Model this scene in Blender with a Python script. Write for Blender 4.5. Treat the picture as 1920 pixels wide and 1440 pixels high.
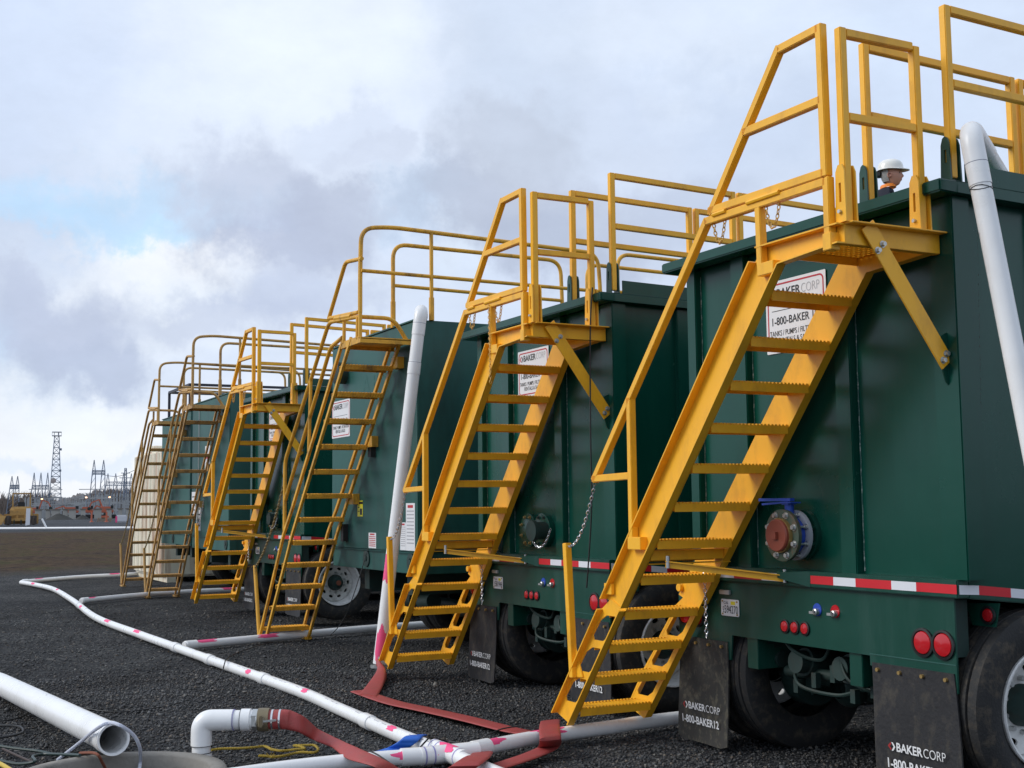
import bpy, bmesh, math, random
import numpy as np
from mathutils import Vector, Matrix, noise as mn
random.seed(7); rng = np.random.default_rng(7)
S = bpy.context.scene; COL = S.collection
R = math.radians; PI = math.pi
for o in list(bpy.data.objects): bpy.data.objects.remove(o)

# ------------------------------------------------------------------ camera
# world frame: x runs along the row of tanks towards the near end, y runs into the tanks, z up (metres)
FPX = 2368.2
RB = np.array([[.45579698, .89002137, -.01053886], [-.09143117, .03503942, -.99519475], [-.88537532, .45457034, .09734655]])
CAM = np.array([7.19939, -5.07355, 1.60332])
cd = bpy.data.cameras.new('camera'); cam = bpy.data.objects.new('camera', cd); COL.objects.link(cam)
cd.sensor_width = 36; cd.lens = FPX / 1920 * 36; cd.clip_start = .05; cd.clip_end = 9000
cam.matrix_world = Matrix.Translation(Vector(CAM)) @ Matrix(((RB[0][0], -RB[1][0], -RB[2][0]), (RB[0][1], -RB[1][1], -RB[2][1]), (RB[0][2], -RB[1][2], -RB[2][2]))).to_4x4()
S.camera = cam
S.view_settings.view_transform = 'Standard'; S.view_settings.look = 'None'
S.view_settings.exposure = 0.42; S.view_settings.gamma = 1
S.view_settings.use_curve_mapping = False
S.render.resolution_x = 1024; S.render.resolution_y = 768
S.cycles.max_bounces = 6; S.cycles.diffuse_bounces = 3; S.cycles.glossy_bounces = 3; S.cycles.transparent_max_bounces = 12

def raydir(px, py): return RB.T @ np.array([(px - 960) / FPX, (py - 720) / FPX, 1.])
def gp(px, py, z=0.):                                   # where the sight line of a photo point meets the level z
    d = raydir(px, py); t = (z - CAM[2]) / d[2]; p = CAM + t * d
    return (float(p[0]), float(p[1]), float(z))
def yp(px, py, y=0.):
    d = raydir(px, py); t = (y - CAM[1]) / d[1]; p = CAM + t * d
    return (float(p[0]), float(y), float(p[2]))

# ------------------------------------------------------------------ world, sun
SUN_AZ = math.atan2(-.80, -.35); SUN_EL = R(34)
wd = bpy.data.worlds.new('World'); S.world = wd; wd.use_nodes = True
nt = wd.node_tree; nt.nodes.clear()
def N(t, typ, **kw):
    n = t.nodes.new(typ)
    for k, v in kw.items():
        if k == 'i':
            for a, b in v.items(): n.inputs[a].default_value = b
        else: setattr(n, k, v)
    return n
def L(t, a, b): t.links.new(a, b)
def srgb(r, g, b):
    f = lambda c: (c / 255 / 12.92) if c / 255 <= .04045 else ((c / 255 + .055) / 1.055) ** 2.4
    return (f(r), f(g), f(b), 1)
out = N(nt, 'ShaderNodeOutputWorld'); bg = N(nt, 'ShaderNodeBackground', i={'Strength': .1}); L(nt, bg.outputs[0], out.inputs[0])
sky = N(nt, 'ShaderNodeTexSky', sky_type='NISHITA', sun_disc=False); sky.sun_elevation = SUN_EL
sky.sun_rotation = (PI / 2 - SUN_AZ) % (2 * PI); sky.air_density = 1.; sky.dust_density = 1.5; sky.ozone_density = 1.5
tc = N(nt, 'ShaderNodeTexCoord'); sep = N(nt, 'ShaderNodeSeparateXYZ'); L(nt, tc.outputs['Generated'], sep.inputs[0])
az = N(nt, 'ShaderNodeMath', operation='ARCTAN2'); L(nt, sep.outputs[1], az.inputs[0]); L(nt, sep.outputs[0], az.inputs[1])
el = N(nt, 'ShaderNodeMath', operation='ARCSINE'); L(nt, sep.outputs[2], el.inputs[0])
ae = N(nt, 'ShaderNodeCombineXYZ'); L(nt, az.outputs[0], ae.inputs[0]); L(nt, el.outputs[0], ae.inputs[1])
nz = N(nt, 'ShaderNodeTexNoise', i={'Scale': 7., 'Detail': 6., 'Roughness': .6}); L(nt, tc.outputs['Generated'], nz.inputs['Vector'])
w1 = N(nt, 'ShaderNodeVectorMath', operation='SUBTRACT', i={1: (.5, .5, .5)}); L(nt, nz.outputs['Color'], w1.inputs[0])
w2a = N(nt, 'ShaderNodeVectorMath', operation='MULTIPLY', i={1: (.20, .15, 0)}); L(nt, w1.outputs[0], w2a.inputs[0])
nz2 = N(nt, 'ShaderNodeTexNoise', i={'Scale': 24., 'Detail': 6., 'Roughness': .65}); L(nt, tc.outputs['Generated'], nz2.inputs['Vector'])
w3 = N(nt, 'ShaderNodeVectorMath', operation='SUBTRACT', i={1: (.5, .5, .5)}); L(nt, nz2.outputs['Color'], w3.inputs[0])
w4 = N(nt, 'ShaderNodeVectorMath', operation='MULTIPLY', i={1: (.07, .055, 0)}); L(nt, w3.outputs[0], w4.inputs[0])
w2 = N(nt, 'ShaderNodeVectorMath', operation='ADD'); L(nt, w2a.outputs[0], w2.inputs[0]); L(nt, w4.outputs[0], w2.inputs[1])
wv = N(nt, 'ShaderNodeVectorMath', operation='ADD'); L(nt, ae.outputs[0], wv.inputs[0]); L(nt, w2.outputs[0], wv.inputs[1])
def mixc(a, b, f):
    m = N(nt, 'ShaderNodeMix', data_type='RGBA')
    for s, v in ((6, a), (7, b), (0, f)):
        if hasattr(v, 'links') or hasattr(v, 'node'): L(nt, v, m.inputs[s])
        else: m.inputs[s].default_value = v
    return m.outputs[2]
def c10(*c): x = srgb(*c); return (x[0] * 8.05, x[1] * 8.15, x[2] * 8.15, 1)
nb = N(nt, 'ShaderNodeTexNoise', i={'Scale': 2.6, 'Detail': 5., 'Roughness': .55}); L(nt, tc.outputs['Generated'], nb.inputs['Vector'])
mr = N(nt, 'ShaderNodeMapRange', interpolation_type='SMOOTHSTEP', i={1: .35, 2: .68}); L(nt, nb.outputs[0], mr.inputs[0])
colr = mixc(c10(215, 227, 247), c10(196, 208, 229), mr.outputs[0])
def blob(px, py, rx, ry, c, amt, edge=1.):                         # one cloud or gap: stands in a direction of the sky
    global colr
    d = raydir(px, py); d = d / np.linalg.norm(d)
    a, e = math.atan2(d[1], d[0]), math.asin(d[2])
    s = N(nt, 'ShaderNodeVectorMath', operation='SUBTRACT', i={1: (a, e, 0)}); L(nt, wv.outputs[0], s.inputs[0])
    m = N(nt, 'ShaderNodeVectorMath', operation='MULTIPLY', i={1: (FPX / rx, FPX / ry, 0)}); L(nt, s.outputs[0], m.inputs[0])
    l = N(nt, 'ShaderNodeVectorMath', operation='LENGTH'); L(nt, m.outputs[0], l.inputs[0])
    r_ = N(nt, 'ShaderNodeMapRange', interpolation_type='SMOOTHSTEP', i={1: 1. + .5 * edge, 2: 1. - .8 * edge, 3: 0., 4: amt}); L(nt, l.outputs['Value'], r_.inputs[0])
    colr = mixc(colr, c, r_.outputs[0])
blob(650, 130, 640, 330, c10(227, 236, 252), .95)
blob(1250, 300, 500, 420, c10(203, 214, 235), .7)
blob(1000, 90, 190, 230, c10(200, 213, 234), .6, .8)
blob(20, 100, 240, 300, c10(206, 220, 246), .55)
blob(560, 60, 260, 120, c10(232, 240, 252), .6, .8)
blob(1700, 120, 420, 200, c10(208, 222, 245), .8)
blob(1330, 80, 260, 110, c10(224, 234, 250), .6)
blob(250, 960, 900, 210, c10(243, 245, 250), .95, .8)
blob(300, 560, 330, 120, c10(232, 239, 250), .85, .9)
blob(380, 455, 190, 60, c10(243, 246, 252), .8, 1.)
blob(80, 760, 190, 60, c10(242, 246, 252), .8)
blob(-40, 650, 170, 110, c10(218, 231, 248), .5)
skyb = N(nt, 'ShaderNodeVectorMath', operation='SCALE', i={'Scale': 1.}); L(nt, sky.outputs[0], skyb.inputs[0])
blob(240, 365, 290, 44, mixc(c10(190, 221, 250), skyb.outputs[0], .08), .75, 1.)
blob(330, 412, 140, 26, c10(186, 221, 251), .7, .9)
blob(110, 372, 130, 24, c10(186, 219, 250), .5, .9)
blob(760, 395, 90, 60, c10(192, 222, 252), .75)
blob(860, 480, 70, 60, c10(226, 238, 252), .5)
blob(20, 610, 60, 40, c10(188, 224, 251), .5)
blob(95, 560, 175, 85, c10(186, 196, 220), .9, .7)
blob(190, 650, 110, 62, c10(182, 193, 217), .85, .7)
blob(60, 500, 90, 50, c10(190, 200, 223), .7, .7)
blob(490, 340, 130, 90, c10(192, 201, 222), .8, .7)
blob(530, 450, 130, 80, c10(180, 190, 214), .9, .7)
blob(600, 390, 90, 70, c10(184, 193, 215), .8, .7)
blob(430, 590, 170, 50, c10(196, 206, 228), .75, .7)
blob(560, 560, 120, 50, c10(188, 199, 224), .7, .7)
blob(900, 390, 250, 80, c10(183, 192, 212), .9, .7)
blob(1050, 470, 200, 70, c10(178, 188, 210), .85, .7)
blob(960, 290, 150, 80, c10(190, 199, 217), .7, .7)
blob(1450, 230, 230, 120, c10(192, 205, 228), .55, .8)
blob(1240, 380, 160, 60, c10(186, 197, 220), .6, .7)
blob(640, 240, 100, 50, c10(206, 216, 236), .6, .7)
blob(690, 300, 60, 30, c10(200, 209, 229), .6, .7)
blob(60, 880, 260, 26, c10(206, 222, 247), .5, .8)
nf = N(nt, 'ShaderNodeTexNoise', i={'Scale': 16., 'Detail': 8., 'Roughness': .62}); mpf = N(nt, 'ShaderNodeMapping'); mpf.inputs['Scale'].default_value = (1, 1, 1.9); L(nt, tc.outputs['Generated'], mpf.inputs[0]); L(nt, mpf.outputs[0], nf.inputs['Vector'])
rf = N(nt, 'ShaderNodeMapRange', i={1: .3, 2: .7, 3: .955, 4: 1.045}); L(nt, nf.outputs[0], rf.inputs[0])
sf = N(nt, 'ShaderNodeVectorMath', operation='SCALE'); L(nt, colr, sf.inputs[0]); L(nt, rf.outputs[0], sf.inputs['Scale']); colr = sf.outputs[0]
# below the horizon the sky dome blends into an even grey
gsky = N(nt, 'ShaderNodeMapRange', i={1: -.12, 2: -.02, 3: 0., 4: 1.}); L(nt, sep.outputs[2], gsky.inputs[0])
colr = mixc(c10(95, 97, 100), colr, gsky.outputs[0])
L(nt, colr, bg.inputs['Color'])
sl = bpy.data.lights.new('sun', 'SUN'); so = bpy.data.objects.new('sun', sl); COL.objects.link(so)
sl.energy = 1.5; sl.angle = R(28); sl.color = (1, .965, .91)
sd = Vector((math.cos(SUN_AZ) * math.cos(SUN_EL), math.sin(SUN_AZ) * math.cos(SUN_EL), math.sin(SUN_EL)))
so.rotation_euler = sd.to_track_quat('Z', 'Y').to_euler()

# ------------------------------------------------------------------ materials
MATS = {}
def mat(name, col, rough=.5, metal=0., noise=None, bump=0., bscale=60., spec=.5, coat=0., dirt=None, var=.12, rscale=6.):
    """noise: tone variation; dirt=(colour, amount, scale, vertical stretch)"""
    if name in MATS: return MATS[name]
    m = bpy.data.materials.new(name); m.use_nodes = True; t = m.node_tree; b = t.nodes['Principled BSDF']
    b.inputs['Roughness'].default_value = rough; b.inputs['Metallic'].default_value = metal
    b.inputs['Specular IOR Level'].default_value = spec; b.inputs['Coat Weight'].default_value = coat; b.inputs['Coat Roughness'].default_value = .15
    g = N(t, 'ShaderNodeNewGeometry'); c = (*col, 1)
    n1 = N(t, 'ShaderNodeTexNoise', i={'Scale': rscale, 'Detail': 6., 'Roughness': .6}); L(t, g.outputs['Position'], n1.inputs['Vector'])
    mx = N(t, 'ShaderNodeMix', data_type='RGBA'); L(t, n1.outputs[0], mx.inputs[0])
    mx.inputs[6].default_value = tuple(x * (1 - var) for x in col) + (1,); mx.inputs[7].default_value = tuple(min(1, x * (1 + var)) for x in col) + (1,)
    o = mx.outputs[2]
    if dirt:
        dc, amt, sc, st = dirt
        mp = N(t, 'ShaderNodeMapping'); mp.inputs['Scale'].default_value = (sc, sc, sc * st); L(t, g.outputs['Position'], mp.inputs[0])
        n2 = N(t, 'ShaderNodeTexNoise', i={'Scale': 1., 'Detail': 8., 'Roughness': .65}); L(t, mp.outputs[0], n2.inputs['Vector'])
        r2 = N(t, 'ShaderNodeMapRange', i={1: .5, 2: .72, 3: 0., 4: amt}); L(t, n2.outputs[0], r2.inputs[0])
        m2 = N(t, 'ShaderNodeMix', data_type='RGBA'); L(t, r2.outputs[0], m2.inputs[0]); L(t, o, m2.inputs[6]); m2.inputs[7].default_value = (*dc, 1); o = m2.outputs[2]
    L(t, o, b.inputs['Base Color'])
    rr = N(t, 'ShaderNodeMapRange', i={3: max(0, rough - .08), 4: min(1, rough + .1)}); L(t, n1.outputs[0], rr.inputs[0]); L(t, rr.outputs[0], b.inputs['Roughness'])
    if bump:
        n3 = N(t, 'ShaderNodeTexNoise', i={'Scale': bscale, 'Detail': 4.}); L(t, g.outputs['Position'], n3.inputs['Vector'])
        bp = N(t, 'ShaderNodeBump', i={'Strength': bump, 'Distance': .01}); L(t, n3.outputs[0], bp.inputs['Height']); L(t, bp.outputs[0], b.inputs['Normal'])
    MATS[name] = m; return m
YEL = mat('yellow_paint', (.95, .48, .022), .38, bump=.06, bscale=60, var=.05, dirt=((.45, .2, .03), .4, 7., .5))
YELB = mat('worn_yellow_paint', (.76, .39, .03), .5, bump=.1, var=.14, dirt=((.12, .06, .025), .75, 7., .4))
YELR = mat('rusty_yellow_paint', (.52, .30, .09), .6, bump=.15, var=.16, dirt=((.14, .06, .03), .9, 9., .4))
GRN = mat('green_paint', (.002, .056, .037), .24, bump=.35, bscale=1.3, var=.18, rscale=1.6, dirt=((.010, .085, .06), .4, 2.2, .2), spec=.42)
GRNF = mat('green_frame_paint', (.002, .052, .034), .33, bump=.1, bscale=4., var=.18, dirt=((.03, .085, .068), .6, 5., .12))
GRNB = mat('weathered_green_paint', (.012, .09, .075), .48, bump=.15, bscale=3., var=.16, rscale=1.2, dirt=((.006, .028, .024), .8, 1.5, .35))
GRNC = mat('old_green_paint', (.025, .105, .09), .5, bump=.15, bscale=3., var=.2, rscale=1.4, dirt=((.012, .04, .045), .8, 1.4, .3))
DARK = mat('dark_green_underside', (.012, .035, .03), .6, var=.3, dirt=((.03, .025, .018), .7, 9., 1.))
WHITE = mat('white_pvc', (.86, .86, .85), .28, var=.02, dirt=((.60, .58, .55), .35, 1.7, 1.))
WRUST = mat('white_tank_paint', (.80, .74, .58), .5, var=.06, dirt=((.36, .13, .05), .95, 3.6, .1))
WREFL = mat('reflective_white', (.75, .76, .80), .35, var=.03); RREFL = mat('reflective_red', (.62, .02, .03), .35, var=.06)
SIGNW = mat('sign_white', (.78, .78, .79), .4, var=.02); SIGNK = mat('sign_black', (.012, .012, .012), .5); SIGNR = mat('sign_red', (.5, .02, .03), .4); SIGNG = mat('sign_grey', (.42, .42, .44), .5)
SIGNY = mat('sign_yellow', (.8, .7, .02), .4); FLAPW = mat('flap_white_print', (.78, .78, .78), .6); FLAPR = mat('flap_red_print', (.35, .02, .02), .6)
RUB = mat('tyre_rubber', (.016, .016, .016), .75, bump=.3, bscale=70, var=.3, dirt=((.13, .10, .065), .5, 15., 1.))
FLAPM = mat('flap_rubber', (.014, .014, .016), .6, bump=.25, bscale=40, var=.3, dirt=((.10, .085, .06), .5, 16., .6))
FLAPD = mat('muddy_flap_rubber', (.036, .034, .030), .8, bump=.3, bscale=50, var=.3, dirt=((.15, .135, .09), .8, 22., .8))
WHL = mat('wheel_white', (.70, .70, .68), .4, var=.05, dirt=((.22, .2, .17), .6, 10., 1.))
STEEL = mat('zinc_steel', (.55, .56, .55), .35, metal=.8, var=.15); CHR = mat('bright_chain', (.75, .75, .76), .25, metal=.9, var=.1)
RUST = mat('rust', (.20, .06, .03), .75, bump=.4, var=.3); BRASS = mat('brass', (.42, .28, .10), .4, metal=.6, var=.2); REDC = mat('red_brown_cap', (.25, .055, .03), .42, var=.2)
BLUE = mat('blue_paint', (.02, .07, .42), .45); REDP = mat('red_plastic', (.50, .010, .016), .18, coat=.5, var=.1)
LENSB = mat('lens_bezel', (.01, .012, .012), .5)
HOSE = mat('red_layflat_hose', (.36, .055, .05), .55, bump=.25, bscale=120, var=.14, dirt=((.22, .08, .06), .5, 12., 1.))
BHOSE = mat('blue_layflat_hose', (.02, .13, .55), .5, bump=.1, var=.1)
PINK = mat('pink_marking_paint', (.95, .09, .25), .6, var=.1); PURP = mat('purple_primer', (.32, .30, .55), .5, var=.2)
BLK = mat('black_cable', (.012, .012, .012), .5); CONC = mat('concrete', (.23, .215, .19), .85, bump=.5, bscale=30, var=.25, dirt=((.08, .075, .065), .7, 4., 1.))
ROPE = mat('yellow_rope', (.36, .25, .03), .8, var=.3); OLIVE = mat('camlock_bronze', (.22, .18, .11), .45, metal=.4, var=.2)
GHOSE = mat('green_garden_hose', (.012, .032, .027), .45); YHOSE = mat('yellow_hose', (.6, .42, .05), .5)
SKIN = mat('skin', (.55, .28, .2), .5, var=.05); HELM = mat('helmet_white', (.80, .79, .74), .25, coat=.3, var=.02); JACK = mat('navy_jacket', (.012, .014, .028), .8); ORNG = mat('hi_vis_orange', (.9, .25, .02), .6)
HAIR = mat('grey_hair', (.30, .30, .29), .8, bump=.5, bscale=300, var=.2)
LATT = mat('galvanised_lattice', (.20, .24, .30), .6, var=.15); CATY = mat('machine_yellow', (.46, .26, .07), .55, var=.2, dirt=((.12, .07, .04), .6, 1.2, 1.)); ORA = mat('machine_orange', (.48, .12, .06), .5, var=.2)
PIER = mat('pale_concrete', (.40, .38, .34), .85, var=.15, rscale=.4); TWIG = mat('bare_twigs', (.115, .095, .085), .9, var=.3, rscale=.2); MOUND = mat('gravel_mound', (.045, .045, .042), .95, var=.3)
BGST = mat('far_substation_steel', (.36, .37, .37), .7, var=.25, rscale=.15); WRAP = mat('plastic_wrap', (.62, .62, .64), .3); WOOD = mat('pallet_wood', (.3, .2, .12), .8, var=.2)
def trans(name, col, ior=1.45, rough=.35):
    m = bpy.data.materials.new(name); m.use_nodes = True; b = m.node_tree.nodes['Principled BSDF']
    b.inputs['Base Color'].default_value = (*col, 1); b.inputs['Roughness'].default_value = rough; b.inputs['Transmission Weight'].default_value = .35; b.inputs['IOR'].default_value = 1.3
    return m
CLEAR = trans('clear_vinyl', (.75, .78, .88))
def emit(name, col, s):
    m = bpy.data.materials.new(name); m.use_nodes = True; b = m.node_tree.nodes['Principled BSDF']
    b.inputs['Base Color'].default_value = (*col, 1); b.inputs['Emission Color'].default_value = (*col, 1); b.inputs['Emission Strength'].default_value = s
    return m
LAMP = emit('lit_lamp', (1, .55, .3), 2.5)
# gravel stones: tone changes stone by stone
GST = bpy.data.materials.new('gravel_stone'); GST.use_nodes = True; t = GST.node_tree; b = t.nodes['Principled BSDF']
g = N(t, 'ShaderNodeNewGeometry'); cr = N(t, 'ShaderNodeValToRGB'); L(t, g.outputs['Random Per Island'], cr.inputs[0])
e = cr.color_ramp.elements; e[0].position = 0; e[0].color = (.022, .023, .025, 1); e[1].position = 1; e[1].color = (.17, .16, .15, 1)
for p_, c_ in ((.5, (.045, .047, .052, 1)), (.86, (.075, .078, .08, 1)), (.95, (.11, .085, .065, 1)), (.985, (.20, .195, .18, 1))): q = e.new(p_); q.color = c_
n_ = N(t, 'ShaderNodeTexNoise', i={'Scale': 90., 'Detail': 4.}); L(t, g.outputs['Position'], n_.inputs['Vector']); m_ = N(t, 'ShaderNodeMix', data_type='RGBA', blend_type='MULTIPLY', i={0: .6}); L(t, cr.outputs[0], m_.inputs[6]); L(t, n_.outputs[0], m_.inputs[7])
pn = N(t, 'ShaderNodeTexNoise', i={'Scale': .9, 'Detail': 6., 'Roughness': .65}); L(t, g.outputs['Position'], pn.inputs['Vector']); pr = N(t, 'ShaderNodeValToRGB'); L(t, pn.outputs[0], pr.inputs[0])
pr.color_ramp.elements[0].position = .36; pr.color_ramp.elements[0].color = (.58, .54, .50, 1); pr.color_ramp.elements[1].position = .62; pr.color_ramp.elements[1].color = (1.25, 1.25, 1.22, 1)
pm = N(t, 'ShaderNodeMix', data_type='RGBA', blend_type='MULTIPLY', i={0: 1.}); L(t, cr.outputs[0], pm.inputs[6]); L(t, pr.outputs[0], pm.inputs[7]); L(t, pm.outputs[2], b.inputs['Base Color']); b.inputs['Roughness'].default_value = .62
# ground: dark crushed rock pad, brown dirt with thin moss beyond it, grey yard further out
GND = bpy.data.materials.new('crushed_rock_ground'); GND.use_nodes = True; t = GND.node_tree; b = t.nodes['Principled BSDF']; b.inputs['Roughness'].default_value = .95; b.inputs['Specular IOR Level'].default_value = .06
g = N(t, 'ShaderNodeNewGeometry'); sp = N(t, 'ShaderNodeSeparateXYZ'); L(t, g.outputs['Position'], sp.inputs[0])
v1 = N(t, 'ShaderNodeTexVoronoi', i={'Scale': 38., 'Randomness': 1.}); L(t, g.outputs['Position'], v1.inputs['Vector'])
v2 = N(t, 'ShaderNodeTexVoronoi', i={'Scale': 95.}); L(t, g.outputs['Position'], v2.inputs['Vector'])
def ramp(src, stops):
    r_ = N(t, 'ShaderNodeValToRGB'); L(t, src, r_.inputs[0]); e = r_.color_ramp.elements
    e[0].position, e[0].color = stops[0][0], (*stops[0][1], 1); e[1].position, e[1].color = stops[-1][0], (*stops[-1][1], 1)
    for p, c in stops[1:-1]: q = e.new(p); q.color = (*c, 1)
    return r_.outputs[0]
def mx(a, b_, f, bt='MIX'):
    m = N(t, 'ShaderNodeMix', data_type='RGBA', blend_type=bt)
    for s, v in ((6, a), (7, b_), (0, f)):
        if hasattr(v, 'node'): L(t, v, m.inputs[s])
        else: m.inputs[s].default_value = v
    return m.outputs[2]
def noi(sc, det=5., vec=None, rough=.6):
    n = N(t, 'ShaderNodeTexNoise', i={'Scale': sc, 'Detail': det, 'Roughness': rough}); L(t, vec or g.outputs['Position'], n.inputs['Vector']); return n.outputs[0]
sc_ = N(t, 'ShaderNodeSeparateColor'); L(t, v1.outputs['Color'], sc_.inputs[0])
rock = ramp(sc_.outputs[0], [(0, (.022, .023, .025)), (.6, (.05, .052, .056)), (.93, (.085, .085, .083)), (1, (.17, .16, .15))])
patch = ramp(noi(.45, 6.), [(.35, (.75, .75, .77)), (.62, (1.4, 1.4, 1.36))])
rock = mx(rock, patch, 1., 'MULTIPLY')
def band(src, a0, a1, wob, nsc):      # 1 where src > edge, edge wobbling
    n = N(t, 'ShaderNodeMath', operation='MULTIPLY_ADD', i={1: wob, 2: -wob / 2}); L(t, noi(nsc, 6.), n.inputs[0])
    s = N(t, 'ShaderNodeMath', operation='ADD'); L(t, src, s.inputs[0]); L(t, n.outputs[0], s.inputs[1])
    r_ = N(t, 'ShaderNodeMapRange', i={1: a0, 2: a1}); L(t, s.outputs[0], r_.inputs[0]); return r_.outputs[0]
mp = N(t, 'ShaderNodeMapping'); mp.inputs['Scale'].default_value = (.30, .42, 1); L(t, g.outputs['Position'], mp.inputs[0])
dirt = ramp(noi(1., 8., mp.outputs[0], .7), [(.3, (.040, .031, .028)), (.42, (.062, .045, .034)), (.52, (.080, .054, .034)), (.61, (.062, .062, .026)), (.68, (.095, .066, .038)), (.78, (.06, .05, .042))])
k1 = band(sp.outputs[0], -33., -27., 9., .25); k1i = N(t, 'ShaderNodeMath', operation='SUBTRACT', i={0: 1.}); L(t, k1, k1i.inputs[1])
clod = ramp(noi(2.6, 8., None, .75), [(.36, (.45, .42, .40)), (.5, (1., 1., 1.)), (.66, (1.7, 1.6, 1.45))]); dirt = mx(dirt, clod, 1., 'MULTIPLY')
base = mx(rock, dirt, k1i.outputs[0])
k2 = band(sp.outputs[0], -108., -100., 8., .1); k2i = N(t, 'ShaderNodeMath', operation='SUBTRACT', i={0: 1.}); L(t, k2, k2i.inputs[1])
yard = ramp(noi(.15, 6.), [(.3, (.05, .053, .058)), (.7, (.085, .09, .098))])
base = mx(base, yard, k2i.outputs[0]); L(t, base, b.inputs['Base Color'])
hh = N(t, 'ShaderNodeMath', operation='ADD'); L(t, v1.outputs['Distance'], hh.inputs[0]); L(t, v2.outputs['Distance'], hh.inputs[1])
bp = N(t, 'ShaderNodeBump', invert=True, i={'Strength': .9, 'Distance': .012}); L(t, hh.outputs[0], bp.inputs['Height'])
nb2 = N(t, 'ShaderNodeBump', i={'Strength': .5, 'Distance': .12}); L(t, noi(3., 8., None, .7), nb2.inputs['Height']); L(t, bp.outputs[0], nb2.inputs['Normal']); L(t, nb2.outputs[0], b.inputs['Normal'])

# ------------------------------------------------------------------ mesh helpers
class MB:
    def __init__(s): s.v = []; s.f = []
    def add(s, vs, fs):
        n = len(s.v); s.v += [tuple(map(float, v)) for v in vs]; s.f += [tuple(i + n for i in f) for f in fs]; return s
    def hexa(s, p):                                     # 8 corners: 0-3 bottom ring, 4-7 top ring
        return s.add(p, [(3, 2, 1, 0), (4, 5, 6, 7), (0, 1, 5, 4), (1, 2, 6, 5), (2, 3, 7, 6), (3, 0, 4, 7)])
    def box(s, x0, x1, y0, y1, z0, z1):
        return s.hexa([(x0, y0, z0), (x1, y0, z0), (x1, y1, z0), (x0, y1, z0), (x0, y0, z1), (x1, y0, z1), (x1, y1, z1), (x0, y1, z1)])
    def bar(s, a, b, w, h, up=(0, 0, 1)):               # w across, h along "up"
        a, b = Vector(a), Vector(b); d = (b - a).normalized(); u = Vector(up); r = d.cross(u)
        if r.length < 1e-4: r = d.cross(Vector((1, 0, 0)))
        r.normalize(); u = r.cross(d).normalized(); r *= w / 2; u *= h / 2
        return s.hexa([a - r - u, a + r - u, b + r - u, b - r - u, a - r + u, a + r + u, b + r + u, b - r + u])
    def tube(s, pts, r, n=10, cap=True, closed=False):
        pts = [Vector(p) for p in pts]; m = len(pts); rs = r if isinstance(r, (list, tuple)) else [r] * m
        rings = []; prev = None
        for i, p in enumerate(pts):
            if closed: d = (pts[(i + 1) % m] - pts[i - 1])
            else: d = (pts[min(i + 1, m - 1)] - pts[max(i - 1, 0)])
            d.normalize()
            if prev is None:
                u = Vector((0, 0, 1)) if abs(d.z) < .9 else Vector((1, 0, 0)); u = (u - d * u.dot(d)).normalized()
            else: u = (prev - d * prev.dot(d)).normalized()
            prev = u; w = d.cross(u)
            rings.append([p + (u * math.cos(2 * PI * k / n) + w * math.sin(2 * PI * k / n)) * rs[i] for k in range(n)])
        vs = [v for q in rings for v in q]; fs = []
        for i in range(m if closed else m - 1):
            j = (i + 1) % m
            for k in range(n): fs.append((i * n + k, i * n + (k + 1) % n, j * n + (k + 1) % n, j * n + k))
        if cap and not closed: fs += [tuple(range(n - 1, -1, -1)), tuple((m - 1) * n + k for k in range(n))]
        return s.add(vs, fs)
    def lathe(s, prof, c, ax, n=32):                    # prof [(along, radius)]
        c = Vector(c); ax = Vector(ax).normalized(); u = Vector((0, 0, 1)) if abs(ax.z) < .9 else Vector((1, 0, 0)); u = (u - ax * u.dot(ax)).normalized(); w = ax.cross(u)
        vs = [c + ax * a + (u * math.cos(2 * PI * k / n) + w * math.sin(2 * PI * k / n)) * r for a, r in prof for k in range(n)]
        fs = [(i * n + k, i * n + (k + 1) % n, (i + 1) * n + (k + 1) % n, (i + 1) * n + k) for i in range(len(prof) - 1) for k in range(n)]
        return s.add(vs, fs)
    def cyl(s, a, b, r, n=20): return s.tube([a, b], r, n)
    def mesh(s, name='m', bevel=0., angle=35):
        me = bpy.data.meshes.new(name); me.from_pydata(s.v, [], s.f); fin(me, bevel, angle); return me
def fin(me, bevel=0., angle=35):
    bm = bmesh.new(); bm.from_mesh(me); bmesh.ops.remove_doubles(bm, verts=bm.verts, dist=1e-5)
    bmesh.ops.recalc_face_normals(bm, faces=bm.faces)
    if bevel:
        es = [e for e in bm.edges if len(e.link_faces) == 2 and e.calc_face_angle(0) > .6]
        bmesh.ops.bevel(bm, geom=es, offset=bevel, segments=2, affect='EDGES', clamp_overlap=True)
    bm.to_mesh(me); bm.free()
    me.shade_smooth(); me.set_sharp_from_angle(angle=R(angle)); me.update()
CACHE = {}
def part(name, m, parent, fn, key=None, bevel=0., angle=35, label=None, loc=None, rot=None, kind=None):
    """fn() -> MB or mesh; key shares mesh data between alike pieces"""
    k = (key or None) and (key, m.name)
    if k and k in CACHE: me = CACHE[k]
    else:
        r_ = fn(); me = r_.mesh(name, bevel, angle) if isinstance(r_, MB) else r_
        me.materials.clear(); me.materials.append(m); me.name = name
        if k: CACHE[k] = me
    o = bpy.data.objects.new(name, me); COL.objects.link(o); o.parent = parent
    if loc is not None: o.location = loc
    if rot is not None: o.rotation_euler = rot
    if label: o['label'] = label
    if kind: o['kind'] = kind
    return o
def thing(name, label, cat, loc=(0, 0, 0), rz=0., group=None):
    o = bpy.data.objects.new(name, None); COL.objects.link(o); o.location = loc; o.rotation_euler = (0, 0, rz); o.empty_display_size = .2
    o['label'] = label; o['category'] = cat
    if group: o['group'] = group
    return o
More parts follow.
